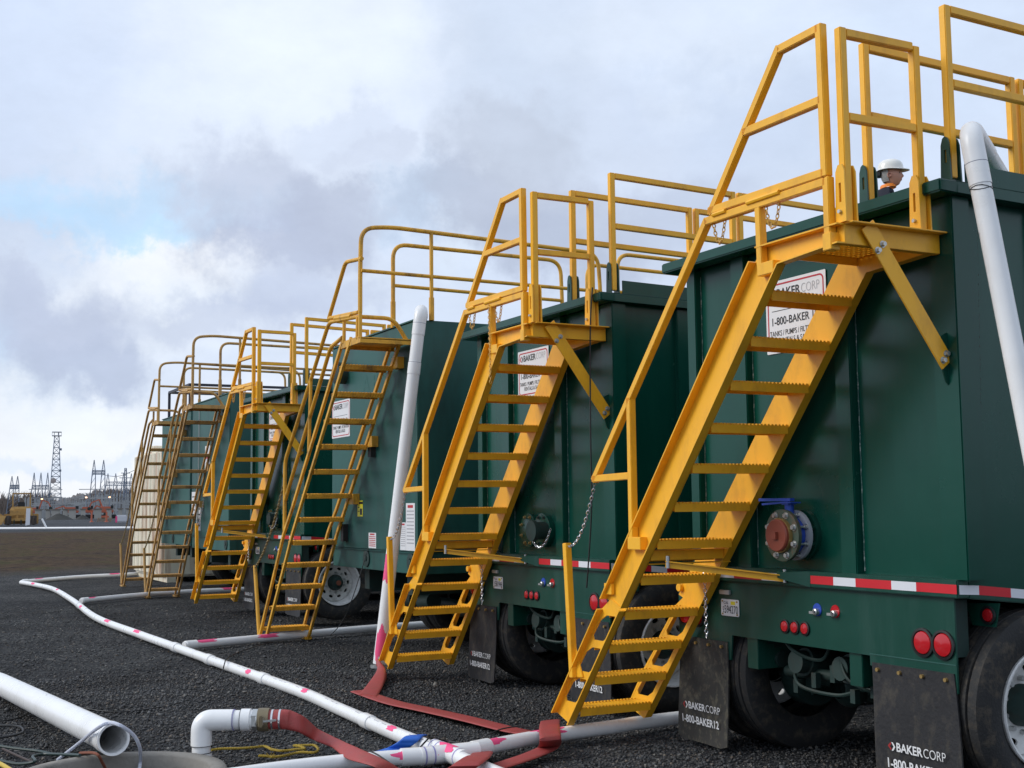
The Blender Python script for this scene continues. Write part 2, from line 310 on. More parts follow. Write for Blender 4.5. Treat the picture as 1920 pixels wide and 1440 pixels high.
def solo(name, m, fn, label, cat, group=None, **kw):
    o = part(name, m, None, fn, **kw); o['label'] = label; o['category'] = cat
    if group: o['group'] = group
    return o
def struct(name, m, fn, kind='structure'):
    o = part(name, m, None, fn); o['kind'] = kind; return o
def plate2d(outer, holes, th, axis='y', at=0.):
    """flat plate with holes from polygons (a,b); axis y: a->x b->z, thickness from at to at+th; axis x: a->y b->z"""
    cu = bpy.data.curves.new('c', 'CURVE'); cu.dimensions = '2D'; cu.fill_mode = 'BOTH'; cu.extrude = th / 2
    for poly in [outer] + list(holes):
        sp_ = cu.splines.new('POLY'); sp_.points.add(len(poly) - 1); sp_.use_cyclic_u = True
        for i, (a, b) in enumerate(poly): sp_.points[i].co = (a, b, 0, 1)
    ob = bpy.data.objects.new('c', cu); me = bpy.data.meshes.new_from_object(ob)
    bpy.data.objects.remove(ob); bpy.data.curves.remove(cu)
    M = Matrix(((1, 0, 0, 0), (0, 0, -1, at + th / 2), (0, 1, 0, 0), (0, 0, 0, 1))) if axis == 'y' else Matrix(((0, 0, 1, at + th / 2), (1, 0, 0, 0), (0, 1, 0, 0), (0, 0, 0, 1)))
    me.transform(M); me.materials.clear(); fin(me, 0, 35); return me
def textmesh(s, width, height, bold=0., th=.001, space=1.):
    cu = bpy.data.curves.new('t', 'FONT'); cu.body = s; cu.size = 1; cu.offset = bold; cu.extrude = 0; cu.space_character = space; cu.align_x = 'LEFT'
    ob = bpy.data.objects.new('t', cu); me = bpy.data.meshes.new_from_object(ob); bpy.data.objects.remove(ob); bpy.data.curves.remove(cu)
    xs = [v.co.x for v in me.vertices]; ys = [v.co.y for v in me.vertices]; x0, x1, y0, y1 = min(xs), max(xs), min(ys), max(ys)
    for v in me.vertices: v.co = Vector(((v.co.x - x0) / (x1 - x0) * width, 0, (v.co.y - y0) / (y1 - y0) * height))
    return me
def text(parent, s, x, y, z, w, h, m, bold=0., rot=None, name='lettering'):   # lower-left corner, faces -y
    key = ('txt', s, round(w, 4), round(h, 4), bold)
    return part(name, m, parent, lambda: textmesh(s, w, h, bold), key=key, loc=(x, y, z), rot=rot)
def arc(cx, cy, r, a0, a1, n=5): return [(cx + r * math.cos(R(a0 + (a1 - a0) * i / n)), cy + r * math.sin(R(a0 + (a1 - a0) * i / n))) for i in range(n + 1)]
def rrect(x0, x1, z0, z1, r): return arc(x1 - r, z1 - r, r, 0, 90) + arc(x0 + r, z1 - r, r, 90, 180) + arc(x0 + r, z0 + r, r, 180, 270) + arc(x1 - r, z0 + r, r, 270, 360)
def smooth(pts, n=8):                                   # Catmull-Rom through points
    P = [Vector(p) for p in pts]; o = []
    for i in range(len(P) - 1):
        a, b, c, d = P[max(i - 1, 0)], P[i], P[i + 1], P[min(i + 2, len(P) - 1)]
        for k in range(n):
            t_ = k / n; o.append(.5 * ((2 * b) + (c - a) * t_ + (2 * a - 5 * b + 4 * c - d) * t_ ** 2 + (3 * b - a - 3 * c + d) * t_ ** 3))
    o.append(P[-1]); return o
def bend(pts, r=.08, n=5):                              # polyline with rounded corners
    P = [Vector(p) for p in pts]; o = [P[0]]
    for i in range(1, len(P) - 1):
        a, b = (P[i - 1] - P[i]), (P[i + 1] - P[i]); q = min(r, a.length * .45, b.length * .45); s0 = P[i] + a.normalized() * q; s1 = P[i] + b.normalized() * q
        for k in range(n + 1): t_ = k / n; o.append(s0 * (1 - t_) ** 2 + P[i] * 2 * t_ * (1 - t_) + s1 * t_ ** 2)
    o.append(P[-1]); return o
def chain(a, b, sag, link=.035, wire=.0035):
    a, b = Vector(a), Vector(b); n0 = 40
    P = [a.lerp(b, i / n0) - Vector((0, 0, sag * 4 * (i / n0) * (1 - i / n0))) for i in range(n0 + 1)]
    cum = [0.]
    for i in range(n0): cum.append(cum[-1] + (P[i + 1] - P[i]).length)
    n = max(2, int(cum[-1] / (link * .78))); mb = MB()
    def at(s):
        for i in range(n0):
            if cum[i + 1] >= s: return P[i].lerp(P[i + 1], (s - cum[i]) / max(1e-9, cum[i + 1] - cum[i]))
        return P[-1]
    for i in range(n):
        p, q = at(cum[-1] * i / n), at(cum[-1] * (i + 1) / n); c = (p + q) / 2; d = (q - p).normalized()
        u = d.cross(Vector((0, 1, 0))) if abs(d.y) < .9 else d.cross(Vector((1, 0, 0))); u.normalize(); w = d.cross(u)
        s_ = u if i % 2 else w; s_ = (s_ + (w if i % 2 else -u) * .35).normalized()
        ring = [c + d * (link / 2) * math.cos(2 * PI * k / 8) + s_ * link * .3 * math.sin(2 * PI * k / 8) for k in range(8)]
        mb.tube(ring, wire, 4, closed=True)
    return mb

# ------------------------------------------------------------------ ground
def hgt(x, y):
    return .012 * np.sin(x * .9 + 1.3 * np.sin(y * .7)) + .010 * np.sin(y * 1.7 + x * .35) + .006 * np.sin(x * 2.9 + y * 2.1) - .012
def ground_mesh():
    n = 260; u = np.linspace(-1, 1, n); s = np.sinh(u * 7.2) / math.sinh(7.2) * 3200
    X, Y = np.meshgrid(s - 2., s - 1., indexing='ij'); f = np.exp(-np.hypot(X, Y) / 60)
    Z = hgt(X, Y) * np.clip(f * 1.5, 0, 1)
    v = np.stack([X, Y, Z], -1).reshape(-1, 3); i = np.arange(n * n).reshape(n, n)
    fs = np.stack([i[:-1, :-1], i[1:, :-1], i[1:, 1:], i[:-1, 1:]], -1).reshape(-1, 4)
    me = bpy.data.meshes.new('ground'); me.from_pydata(v.tolist(), [], fs.tolist()); me.shade_smooth(); return me
struct('ground', GND, ground_mesh)
def stones():
    Nn = 95000
    x = np.concatenate([rng.uniform(-6, 2.6, Nn // 2), rng.uniform(-16, 3.5, Nn // 2)]); y = np.concatenate([rng.uniform(-4.6, 1., Nn // 2), rng.uniform(-5.5, 3., Nn // 2)])
    r = (.0065 + .011 * rng.random(Nn) ** 2.2); big = rng.random(Nn) < .015; r[big] *= 1.8
    ic = np.array([(1, 0, 0), (-1, 0, 0), (0, 1, 0), (0, -1, 0), (0, 0, 1), (0, 0, -1)], float)
    F = np.array([(0, 2, 4), (2, 1, 4), (1, 3, 4), (3, 0, 4), (2, 0, 5), (1, 2, 5), (3, 1, 5), (0, 3, 5)])
    V = ic[None] * (rng.uniform(.6, 1.25, (Nn, 6, 1))) + rng.normal(0, .16, (Nn, 6, 3))
    a = rng.uniform(0, 6.28, Nn); ca, sa = np.cos(a), np.sin(a); b_ = rng.uniform(-.9, .9, Nn); cb, sb = np.cos(b_), np.sin(b_)
    Xr = V[..., 0] * cb[:, None] - V[..., 2] * sb[:, None]; Zr = V[..., 0] * sb[:, None] + V[..., 2] * cb[:, None]
    X2 = Xr * ca[:, None] - V[..., 1] * sa[:, None]; Y2 = Xr * sa[:, None] + V[..., 1] * ca[:, None]
    V = np.stack([X2, Y2, Zr * .75], -1) * r[:, None, None]
    V += np.stack([x, y, hgt(x, y) + r * .35], -1)[:, None, :]
    me = bpy.data.meshes.new('gravel'); fs = (F[None] + (np.arange(Nn) * 6)[:, None, None]).reshape(-1, 3)
    me.vertices.add(Nn * 6); me.vertices.foreach_set('co', V.reshape(-1)); me.loops.add(len(fs) * 3); me.loops.foreach_set('vertex_index', fs.reshape(-1).astype(np.int32))
    me.polygons.add(len(fs)); me.polygons.foreach_set('loop_start', (np.arange(len(fs)) * 3).astype(np.int32)); me.update(calc_edges=True); me.validate(); return me
o = struct('gravel', GST, stones, 'stuff'); o['label'] = 'loose dark grey crushed rock covering the yard'

# ------------------------------------------------------------------ wheels
def tyre_prof(ro=.515, ri=.305, w=.26):
    h = w / 2
    return [(-h * .72, ri), (-h * .95, ri + .05), (-h, (ro + ri) / 2 + .02), (-h * .93, ro - .035), (-h * .82, ro - .008), (-h * .45, ro), (-h * .42, ro - .014), (-h * .36, ro - .014), (-h * .33, ro + .002), (-h * .05, ro + .003), (-h * .04, ro - .012), (h * .04, ro - .012), (h * .05, ro + .003),
            (h * .33, ro + .002), (h * .36, ro - .014), (h * .42, ro - .014), (h * .45, ro), (h * .82, ro - .008), (h * .93, ro - .035), (h, (ro + ri) / 2 + .02), (h * .95, ri + .05), (h * .72, ri)]
def wheel(parent, x, y, z, s=1, rearonly=False):                      # outer face towards s along x
    w = part('wheel', WHL, parent, lambda: MB().lathe([(.0, .30), (.115, .318), (.122, .312), (.118, .30), (.05, .285), (-.02, .272), (-.10, .262), (-.12, .25), (-.125, .23)], (0, 0, 0), (1, 0, 0), 44), key='barrel', loc=(x, y, z), rot=(0, 0, 0 if s > 0 else PI))
    part('tyre', RUB, w, lambda: MB().lathe(tyre_prof(), (0, 0, 0), (1, 0, 0), 56), key='tyre')
    part('tyre', RUB, w, lambda: MB().lathe(tyre_prof(), (0, 0, 0), (1, 0, 0), 56), key='tyre', loc=(-.31, 0, 0))
    def disc():
        outer = arc(0, 0, .262, 0, 348.75, 31); hs = []
        for k in range(10): a = 2 * PI * k / 10; hs.append([(.2 * math.cos(a) + .019 * math.cos(q * PI / 5) * math.cos(a) - .032 * math.sin(q * PI / 5) * math.sin(a), .2 * math.sin(a) + .019 * math.cos(q * PI / 5) * math.sin(a) + .032 * math.sin(q * PI / 5) * math.cos(a)) for q in range(10)])
        return plate2d(outer, hs + [arc(0, 0, .11, 0, 345, 23)], .012, 'x', -.07)
    part('rim', WHL, w, disc, key='disc')
    for k in range(10): a = 2 * PI * (k + .5) / 10; part('nut', STEEL, w, lambda: MB().cyl((-.06, 0, 0), (-.025, 0, 0), .014, 6), key='nut', loc=(0, .143 * math.cos(a), .143 * math.sin(a)))
    part('hub', DARK, w, lambda: MB().lathe([(-.1, .115), (-.03, .112), (.03, .085), (.055, .08), (.058, .05), (.075, .045), (.078, 0.001)], (0, 0, 0), (1, 0, 0), 24), key='hub')
    part('hub_cap', RUST, w, lambda: MB().cyl((.075, 0, 0), (.092, 0, 0), .036, 14), key='hubcap')
    return w

# ------------------------------------------------------------------ tank trailer with ribbed walls and channel stairs
TOPS = -.021
def logo_chevron(parent, x, y, z, h, mr, mw, rot=None):
    part('logo_mark', mr, parent, lambda: MB().add([(0, 0, h / 2), (h * .5, 0, h), (h * .62, 0, h * .8), (h * .32, 0, h / 2), (h * .62, 0, h * .2), (h * .5, 0, 0)], [(0, 1, 2, 3), (0, 3, 4, 5)]), key=('lg1', h), loc=(x, y, z), rot=rot)
    part('logo_mark', mw, parent, lambda: MB().add([(h * .62, 0, h), (h * .88, 0, h), (h * 1.25, 0, h / 2), (h * .88, 0, 0), (h * .62, 0, 0), (h * .97, 0, h / 2)], [(0, 1, 2, 5), (5, 2, 3, 4)]), key=('lg2', h), loc=(x, y, z), rot=rot)
def sign(parent, x0, x1, y, z0, z1):
    s = part('sign', SIGNW, parent, lambda: plate2d(rrect(0, x1 - x0, 0, z1 - z0, .008), [], .003, 'y', -.003), loc=(x0, y, z0))
    W, H = x1 - x0, z1 - z0; k = W / .565
    part('sign_border', SIGNR, s, lambda: plate2d(rrect(.018, W - .018, .018, H - .018, .035), [rrect(.028, W - .028, .028, H - .028, .028)], .001, 'y', -.0045), key=('brd', W, H))
    logo_chevron(s, .035 * k, -.0045, H * .76, .052 * k, SIGNR, SIGNK)
    text(s, 'BAKER', .11 * k, -.0045, H * .765, .225 * k, .055 * k, SIGNK, .02); text(s, 'CORP', .345 * k, -.0045, H * .765, .165 * k, .055 * k, SIGNG, -.012)
    part('sign_rule', SIGNK, s, lambda: MB().box(.06 * k, W - .08 * k, -.0045, -.0035, H * .58, H * .58 + .004), key=('rule', W, H))
    text(s, '1-800-BAKER 12', .06 * k, -.0045, H * .385, .43 * k, .05 * k, SIGNK, .012)
    text(s, 'TANKS / PUMPS / FILTRATION', .035 * k, -.0045, H * .235, .49 * k, .034 * k, SIGNK, .004)
    text(s, 'RENTALS & SALES', .12 * k, -.0045, H * .13, .3 * k, .034 * k, SIGNK, .004)
    return s
def flap(parent, x0, x1, ztop, zbot, m, tx, lean=.0, xb=0., my=.0):
    W = x1 - x0; Hh = ztop - zbot
    def mk():
        mb = MB(); nx, nz = 8, 14; vs = []
        for j in range(nz + 1):
            v = j / nz; z = -v * Hh
            for i in range(nx + 1):
                u = i / nx; wd_ = W * (1 + .06 * v); xx = (u - .5) * wd_ + W / 2 + xb * v
                if j == nz: z2 = z + (.02 if i in (0, nx) else 0)
                else: z2 = z
                vs.append((xx, -.012 - lean * v ** 1.5 - .012 * math.sin(u * 5 + v * 3) * v, z2))
        n = len(vs); vs += [(a, b + .01, c) for a, b, c in vs]; fs = []
        for j in range(nz):
            for i in range(nx): a = j * (nx + 1) + i; fs.append((a, a + 1, a + nx + 2, a + nx + 1)); fs.append((a + n, a + n + nx + 1, a + n + nx + 2, a + n + 1))
        rim_ = [i for i in range(nx + 1)] + [j * (nx + 1) + nx for j in range(1, nz + 1)] + [nz * (nx + 1) + i for i in range(nx - 1, -1, -1)] + [j * (nx + 1) for j in range(nz - 1, 0, -1)]
        for a, b in zip(rim_, rim_[1:] + rim_[:1]): fs.append((a, a + n, b + n, b))
        return mb.add(vs, fs)
    f = part('mud_flap', m, parent, mk, loc=(x0, 0, ztop))
    f.location = (x0, my, ztop)
    for i in range(4): part('bolt', BRASS, f, lambda: MB().cyl((0, 0, 0), (0, -.016, 0), .011, 8), key='fbolt', loc=(.05 + i * (W - .1) / 3, -.012, -.035))
    sx, sz = tx; yy = lambda z_: -.016 - lean * (-z_ / Hh) ** 1.5 - .012
    tilt = (math.atan2(lean * 1.3, Hh), 0, 0)
    logo_chevron(f, sx, yy(sz), sz, .045, FLAPR, FLAPW, tilt)
    text(f, 'BAKER', sx + .065, yy(sz), sz, .19, .048, FLAPW, .022, tilt); text(f, 'CORP', sx + .262, yy(sz), sz, .155, .048, FLAPW, -.008, tilt)
    text(f, '1-800-BAKER12', sx, yy(sz - .09), sz - .092, .41, .052, FLAPW, .022, tilt)
    return f
def rail_panel(parent, x, y0, ln, m, zt=4.27, zm=3.84, zb=3.32, s=.045):
    """one removable guard panel: two posts, top bar, middle bar, welded; posts drop into sockets on the rim"""
    dz = lambda y: TOPS * y
    def mk():
        mb = MB()
        for y in (y0 + s / 2, y0 + ln - s / 2): mb.box(x - s / 2, x + s / 2, y - s / 2, y + s / 2, zb + dz(y), zt + dz(y))
        for z in (zt - s / 2, zm): mb.bar((x, y0 + s, z + dz(y0)), (x, y0 + ln - s, z + dz(y0 + ln)), s * .98, s * .98)
        return mb
    p = part('guard_rail', m, parent, mk, key=('rp', x, y0, ln, zt), bevel=.004)
    for y in (y0 + s / 2, y0 + ln - s / 2):
        for sx in (-1, 1):
            def sock(sx=sx, y=y):
                return plate2d([(x - .04 + q, z + dz(y)) for q, z in [(0, 3.27), (.075, 3.27), (.066, 3.5), (.054, 3.535), (.038, 3.545), (.022, 3.535), (.01, 3.5)]], [[(x - .008, 3.40), (x + .008, 3.40), (x + .008, 3.47), (x - .008, 3.47)]], .01, 'y', y + sx * (s / 2 + .014) - .005)
            part('socket', GRNF, p, sock, key=('sock', x, y, sx))
    return p
def tread(parent, x, z, y0, y1, m, w=.2, low=True):
    def mk():
        mb = MB(); n = 21; L_ = y1 - y0
        mb.box(-w, -w + .006, 0, L_, -.045, .004); mb.box(-.006, 0, 0, L_, -.048, .002); mb.box(-w * .52, -w * .48, 0, L_, -.012, -.002)
        for i in range(n):                              # diagonal grip bars with open slots between, raised teeth on both edges
            y = (i + .5) * L_ / n
            mb.bar((-w + .004, y - .014, .001), (-w * .5, y + .004, -.001), .0125, .010); mb.bar((-w * .5, y - .004, -.001), (-.004, y + .012, .001), .0125, .010)
            mb.box(-w, -w + .02, y - .007, y + .007, .002, .012); mb.box(-.02, 0, y - .004, y + .010, .001, .011)
        return mb
    return part('stair_tread', m, parent, mk, key=('tread', w, round(y1 - y0, 3)), loc=(x, y0, z))
def tank_a(loc, rz, label, detail, tone=None):
    """ribbed green tank trailer seen from its rear, yellow channel-iron stairs along the rear wall"""
    G = tone or GRN; T = thing('tank_trailer', label, 'tank trailer', loc, rz, 'green tank trailers parked in a row')
    P = lambda name, m, fn, key=None, **kw: part(name, m, T, fn, key=('A', name, key) if key is not None else None, **kw)
    Y1 = 9.6
    zb = lambda y: 1.14 - (.1 * y if y < 4 else .4 + (y - 4) * .03); zt = lambda y: 3.235 + TOPS * y
    # body: shell with ribs standing proud of the wall
    def shell():
        mb = MB(); ys = [.05, 1.2, 4, Y1 - .05]
        for a, b in zip(ys, ys[1:]): mb.hexa([(.05, a, zb(a)), (2.385, a, zb(a)), (2.385, b, zb(b)), (.05, b, zb(b)), (.05, a, zt(a)), (2.385, a, zt(a)), (2.385, b, zt(b)), (.05, b, zt(b))])
        return mb
    P('body', G, shell, 1)
    for x0, x1 in ((0, .10), (.502, .644), (1.479, 1.609), (2.254, 2.43)):
        P('rib', G, lambda x0=x0, x1=x1: MB().box(x0, x1, 0, .09 if x0 not in (0, 2.254) else .13, 1.2, 3.226), ('r', x0), bevel=.006)
    for i, y0 in enumerate((.62, 1.45, 2.3, 3.15, 4., 4.9, 5.8, 6.7, 7.6, 8.5)):
        P('rib', G, lambda y0=y0: MB().box(2.38, 2.43, y0, y0 + .13, 1.2 + min(0, -.1 * y0 if y0 < 4 else -.4), 3.22 + TOPS * y0), ('s', y0), bevel=.006)
    for i, x in enumerate((.105, .655, 1.622)):
        P('weld_bead', STEEL if 0 else mat('weld_bead_paint', (.03, .11, .09), .4, var=.9, rscale=60., dirt=((.55, .6, .56), .95, 34., 1.)), lambda x=x: MB().tube([(x + .0016 * math.sin(k * 1.7), .048, 1.22 + k * .04) for k in range(50)], .0035, 5), ('w', x))
    P('roof', G, lambda: MB().hexa([(.02, .0, 3.27), (2.4, 0, 3.27), (2.4, Y1, 3.27 + TOPS * Y1), (.02, Y1, 3.27 + TOPS * Y1), (.02, 0, 3.285), (2.4, 0, 3.285), (2.4, Y1, 3.285 + TOPS * Y1), (.02, Y1, 3.285 + TOPS * Y1)]), 1)
    def rim():
        mb = MB(); mb.box(-.111, 2.480, -.131, 0, 3.226, 3.294)
        for x0, x1 in ((-.111, .03), (2.37, 2.48)): mb.hexa([(x0, 0, 3.226), (x1, 0, 3.226), (x1, Y1, 3.226 + TOPS * Y1), (x0, Y1, 3.226 + TOPS * Y1), (x0, 0, 3.294), (x1, 0, 3.294), (x1, Y1, 3.294 + TOPS * Y1), (x0, Y1, 3.294 + TOPS * Y1)])
        return mb
    P('rim', G, rim, 1, bevel=.008)
    for x in (2.444,): P('toe_board', G, lambda x=x: MB().hexa([(x, .09, 3.296), (x + .012, .09, 3.296), (x + .012, 7, 3.296 + TOPS * 7), (x, 7, 3.296 + TOPS * 7), (x, .09, 3.40), (x + .012, .09, 3.40), (x + .012, 7, 3.4 + TOPS * 7), (x, 7, 3.4 + TOPS * 7)]), ('tb', x))
    # ledge with reflective tape
    def ledge():
        mb = MB(); mb.box(-.0, 2.384, -.035, .05, 1.112, 1.206)
        mb.hexa([(2.30, .05, 1.107), (2.384, .05, 1.107), (2.384, 4, .712), (2.30, 4, .712), (2.30, .05, 1.201), (2.384, .05, 1.201), (2.384, 4, .806), (2.30, 4, .806)])
        mb.hexa([(0, .05, 1.107), (.08, .05, 1.107), (.08, 4, .712), (0, 4, .712), (0, .05, 1.201), (.08, .05, 1.201), (.08, 4, .806), (0, 4, .806)])
        return mb
    P('frame_ledge', GRNF, ledge, 1, bevel=.005)
    xs = [(1.25, 1.449, 0), (1.449, 1.634, 1), (1.634, 1.916, 0), (1.916, 2.1, 1), (2.1, 2.382, 0), (.788, .975, 1), (.504, .788, 0), (.319, .504, 1), (.03, .319, 0)]
    for a, b, w in xs: P('tape_stripe', WREFL if w else RREFL, lambda a=a, b=b: MB().box(a, b, -.037, -.0352, 1.134, 1.182), ('t', a))
    for a, b, w in ((-.02, .119, 1), (.119, .351, 0), (.351, .5, 1), (.5, .75, 0)):
        zz = lambda y: -.1 * max(0, y - .05)
        P('tape_stripe', WREFL if w else RREFL, lambda a=a, b=b: MB().hexa([(2.3842, a, 1.132 + zz(a)), (2.386, a, 1.132 + zz(a)), (2.386, b, 1.132 + zz(b)), (2.3842, b, 1.132 + zz(b)), (2.3842, a, 1.18 + zz(a)), (2.386, a, 1.18 + zz(a)), (2.386, b, 1.18 + zz(b)), (2.3842, b, 1.18 + zz(b))]), ('ts', a))
    P('brace_bracket', GRNF, lambda: MB().add([(.99, -.036, 1.206), (1.245, -.036, 1.206), (1.245, -.036, 1.112), (.99, -.036, 1.15), (1.0, -.085, 1.2), (1.06, -.085, 1.195), (1.06, -.085, 1.15), (1.0, -.085, 1.16)], [(3, 2, 1, 0), (4, 5, 6, 7), (0, 1, 5, 4), (1, 2, 6, 5), (2, 3, 7, 6), (3, 0, 4, 7)]), 1)
    # bumper
    bo = [(-.18, 1.108), (-.18, .60), (.40, .60), (.42, .76), (1.689, .755), (1.689, .70), (2.26, .70), (2.31, .62), (2.325, .62), (2.325, 1.108)]
    P('bumper', GRNF, lambda: plate2d(bo, [], .012, 'y', 0.), 1)
    P('bumper_seam', mat('seam_paint', (.03, .11, .09), .4), lambda: MB().box(1.69, 2.322, -.004, -.001, .762, .767), 1)
    for x0, x1 in ((.549, .658), (1.496, 1.602)): P('bumper_post', GRNF, lambda x0=x0, x1=x1: MB().box(x0, x1, .02, .42, .565, .9), ('bp', x0), bevel=.004)
    P('cross_beam', DARK, lambda: MB().box(.0, 2.3, .02, .12, .80, 1.1), 1)
    for x in (-.10, .045, 2.10, 2.244):
        tl = P('tail_light', LENSB, lambda: MB().lathe([(-.001, .079), (-.012, .078), (-.014, .066), (-.004, .062), (-.002, .0)], (0, 0, 0), (0, 1, 0), 28), 'tl', loc=(x, 0, .862))
        part('lens', REDP, tl, lambda: MB().lathe([(-.004, .062), (-.013, .058), (-.019, .035), (-.021, .0005)], (0, 0, 0), (0, 1, 0), 28), key='tlens')
    for x in (.96, 1.051, 1.145):
        tl = P('marker_light', LENSB, lambda: MB().lathe([(-.001, .044), (-.01, .043), (-.012, .036), (-.004, .034)], (0, 0, 0), (0, 1, 0), 20), 'ml', loc=(x, 0, .860))
        part('lens', REDP, tl, lambda: MB().lathe([(-.004, .034), (-.013, .03), (-.018, .0005)], (0, 0, 0), (0, 1, 0), 20), key='mlens')
    for x, m in ((1.262, BLUE), (1.418, REDP)):
        gl = P('air_coupling', m, lambda: MB().lathe([(-.002, .038), (-.006, .036), (-.007, .0005)], (0, 0, 0), (0, 1, 0), 20), 'gh', loc=(x, 0, .981))
        part('coupling_hook', STEEL, gl, lambda: MB().lathe([(-.007, .02), (-.03, .019), (-.034, .012), (-.022, .009)], (.005, 0, -.012), (0, 1, 0), 12).box(-.045, -.01, -.03, -.018, -.025, -.01), key='hook')
    pl = P('licence_plate', SIGNW, lambda: plate2d(rrect(0, .19, 0, .108, .012), [], .003, 'y', -.007), 'pl', loc=(.318, 0, .883))
    text(pl, '594270' if detail == 1 else '581946', .038, -.0085, .018, .142, .05, SIGNK, .0); text(pl, 'CAL', .03, -.0085, .076, .05, .018, SIGNK); text(pl, 'SE', .018, -.0085, .02, .014, .04, SIGNK, rot=None)
    part('plate_sticker', SIGNY, pl, lambda: MB().box(.105, .150, -.0082, -.0072, .074, .096), key='stk')
    for q in ((.018, .095), (.172, .095), (.018, .012), (.172, .012)): part('bolt', BRASS, pl, lambda: MB().cyl((0, -.007, 0), (0, -.012, 0), .006, 8), key='pb', loc=(q[0], 0, q[1]))
    P('plate_lamp', STEEL, lambda: MB().box(.315, .425, -.022, 0, 1.022, 1.05), 1, bevel=.004)
    # side marker on its trapezoid bracket
    P('light_bracket', GRNF, lambda: plate2d([(2.2, 1.07), (2.43, 1.08), (2.40, .955), (2.245, .955)], [], .01, 'y', .21), 1)
    tl = P('tail_light', LENSB, lambda: MB().lathe([(-.001, .05), (-.01, .049), (-.012, .038), (-.004, .036)], (0, 0, 0), (0, 1, 0), 24), 'sl', loc=(2.36, .208, 1.015))
    part('lens', REDP, tl, lambda: MB().lathe([(-.004, .036), (-.014, .03), (-.018, .0005)], (0, 0, 0), (0, 1, 0), 20), key='slens')
    # mud flaps, wheels, running gear
    flap(T, -.156, .375, .715, .03, FLAPD if detail == 1 else FLAPM, (.07, -.475), .035, .02)
    flap(T, 1.711, 2.31, .72, .06, FLAPM, (.13, -.455), .02, .05, .004)
    wheel(T, 2.31, .53, .515, 1); wheel(T, .10, .53, .515, -1)
    def gear():
        mb = MB(); mb.cyl((.3, .53, .5), (2.1, .53, .5), .07, 16)
        for x in (.62, 1.72): mb.box(x - .05, x + .05, -.02 + .12, 1.3, .72, .98); mb.bar((x, .15, .72), (x, .95, .72), .08, .05); mb.bar((x, .2, .66), (x, .88, .66), .08, .04); mb.box(x - .07, x + .07, .43, .63, .42, .76)
        for x in (.5, 1.86): mb.cyl((x, .53, .5), (x + .12, .53, .5), .205, 24)
        for x in (.92, 1.32): mb.cyl((x, .33, .6), (x, .17, .63), .088, 18); mb.cyl((x, .17, .63), (x, .10, .635), .07, 18); mb.cyl((x, .53, .58), (x - .2, .5, .6), .02, 8)
        mb.cyl((.7, .22, .55), (1.7, .22, .58), .035, 12); mb.cyl((.8, .8, .8), (1.6, .8, .8), .12, 20); mb.cyl((1.45, .3, .46), (1.62, .3, .44), .06, 12)
        mb.tube(smooth([(.75, .1, .9), (.9, .08, .72), (1.1, .15, .66), (1.3, .1, .8), (1.5, .12, .68)]), .011, 6)
        mb.tube(smooth([(.8, .2, .62), (.95, .1, .5), (1.2, .18, .46), (1.45, .2, .52), (1.7, .25, .48)]), .012, 6); mb.tube(smooth([(1.3, .12, .7), (1.42, .08, .58), (1.55, .2, .5), (1.6, .4, .46)]), .010, 6)
        for x in (.62, 1.72):
            for q_ in (-.04, .04): mb.tube([(x + q_, .45, .78), (x + q_, .45, .38), (x + q_, .61, .38), (x + q_, .61, .78)], .012, 6)
            mb.cyl((x - .06, .2, .62), (x + .06, .2, .62), .05, 12); mb.bar((x, .2, .62), (x - .02, .5, .44), .03, .05)
        mb.cyl((1.02, .44, .5), (1.3, .44, .5), .105, 16); mb.lathe([(0, .11), (.05, .13), (.1, .12), (.16, .07)], (1.16, .38, .5), (0, -1, 0), 16)
        for q_ in range(6): mb.box(.86 + q_ * .17, .90 + q_ * .17, .13, .17, .44 + .05 * (q_ % 3), .52 + .06 * (q_ % 3))
        return mb
    P('axle', DARK, gear, 1)
    P('underbody', DARK, lambda: MB().box(.35, 2.05, .95, 8.5, .35, 1.0).box(.1, 2.3, 8.2, Y1, 0.02, .9), 1)
    # valve
    def bolts_ring(par, n, r, y, key, m=STEEL, s=.012, c=(0, 0)):
        for k in range(n): a = 2 * PI * (k + .5) / n; part('bolt', m, par, lambda: MB().cyl((0, 0, 0), (0, -.02, 0), s, 6).cyl((0, .004, 0), (0, -.004, 0), s * 1.5, 12), key=('br', key, s), loc=(c[0] + r * math.cos(a), y, c[1] + r * math.sin(a)))
    if detail == 1:
        V = P('drain_valve', GRNF, lambda: MB().lathe([(.05, .155), (.02, .155), (.018, .1), (-.01, .1)], (0, 0, 0), (0, 1, 0), 32), loc=(1.105, 0, 1.419)); bolts_ring(V, 8, .132, .018, 'v0', GRNF)
        part('flange_ring', mat('grey_flange', (.42, .44, .48), .4), V, lambda: MB().lathe([(-.012, .10), (-.012, .152), (-.034, .152), (-.034, .1)], (0, 0, 0), (0, 1, 0), 36)); bolts_ring(V, 8, .132, -.034, 'v1')
        part('valve_body', BLUE, V, lambda: MB().lathe([(-.034, .1), (-.036, .112), (-.088, .112), (-.09, .1)], (0, 0, 0), (0, 1, 0), 36).cyl((.0, -.06, .1), (.0, -.06, .185), .028, 16).box(-.03, .03, -.095, -.03, .185, .192))
        for k in range(8): a = 2 * PI * (k + .5) / 8; part('stud', STEEL, V, lambda: MB().cyl((0, -.03, 0), (0, -.13, 0), .007, 8), key='stud', loc=(.132 * math.cos(a), 0, .132 * math.sin(a)))
        part('flange', mat('rusty_green_flange', (.06, .09, .06), .55, var=.4, rscale=14., dirt=((.22, .09, .04), .8, 16., 1.)), V, lambda: MB().lathe([(-.10, .09), (-.10, .156), (-.124, .156), (-.126, .15), (-.126, .08)], (0, 0, 0), (0, 1, 0), 36)); bolts_ring(V, 8, .128, -.126, 'v2', STEEL, .014)
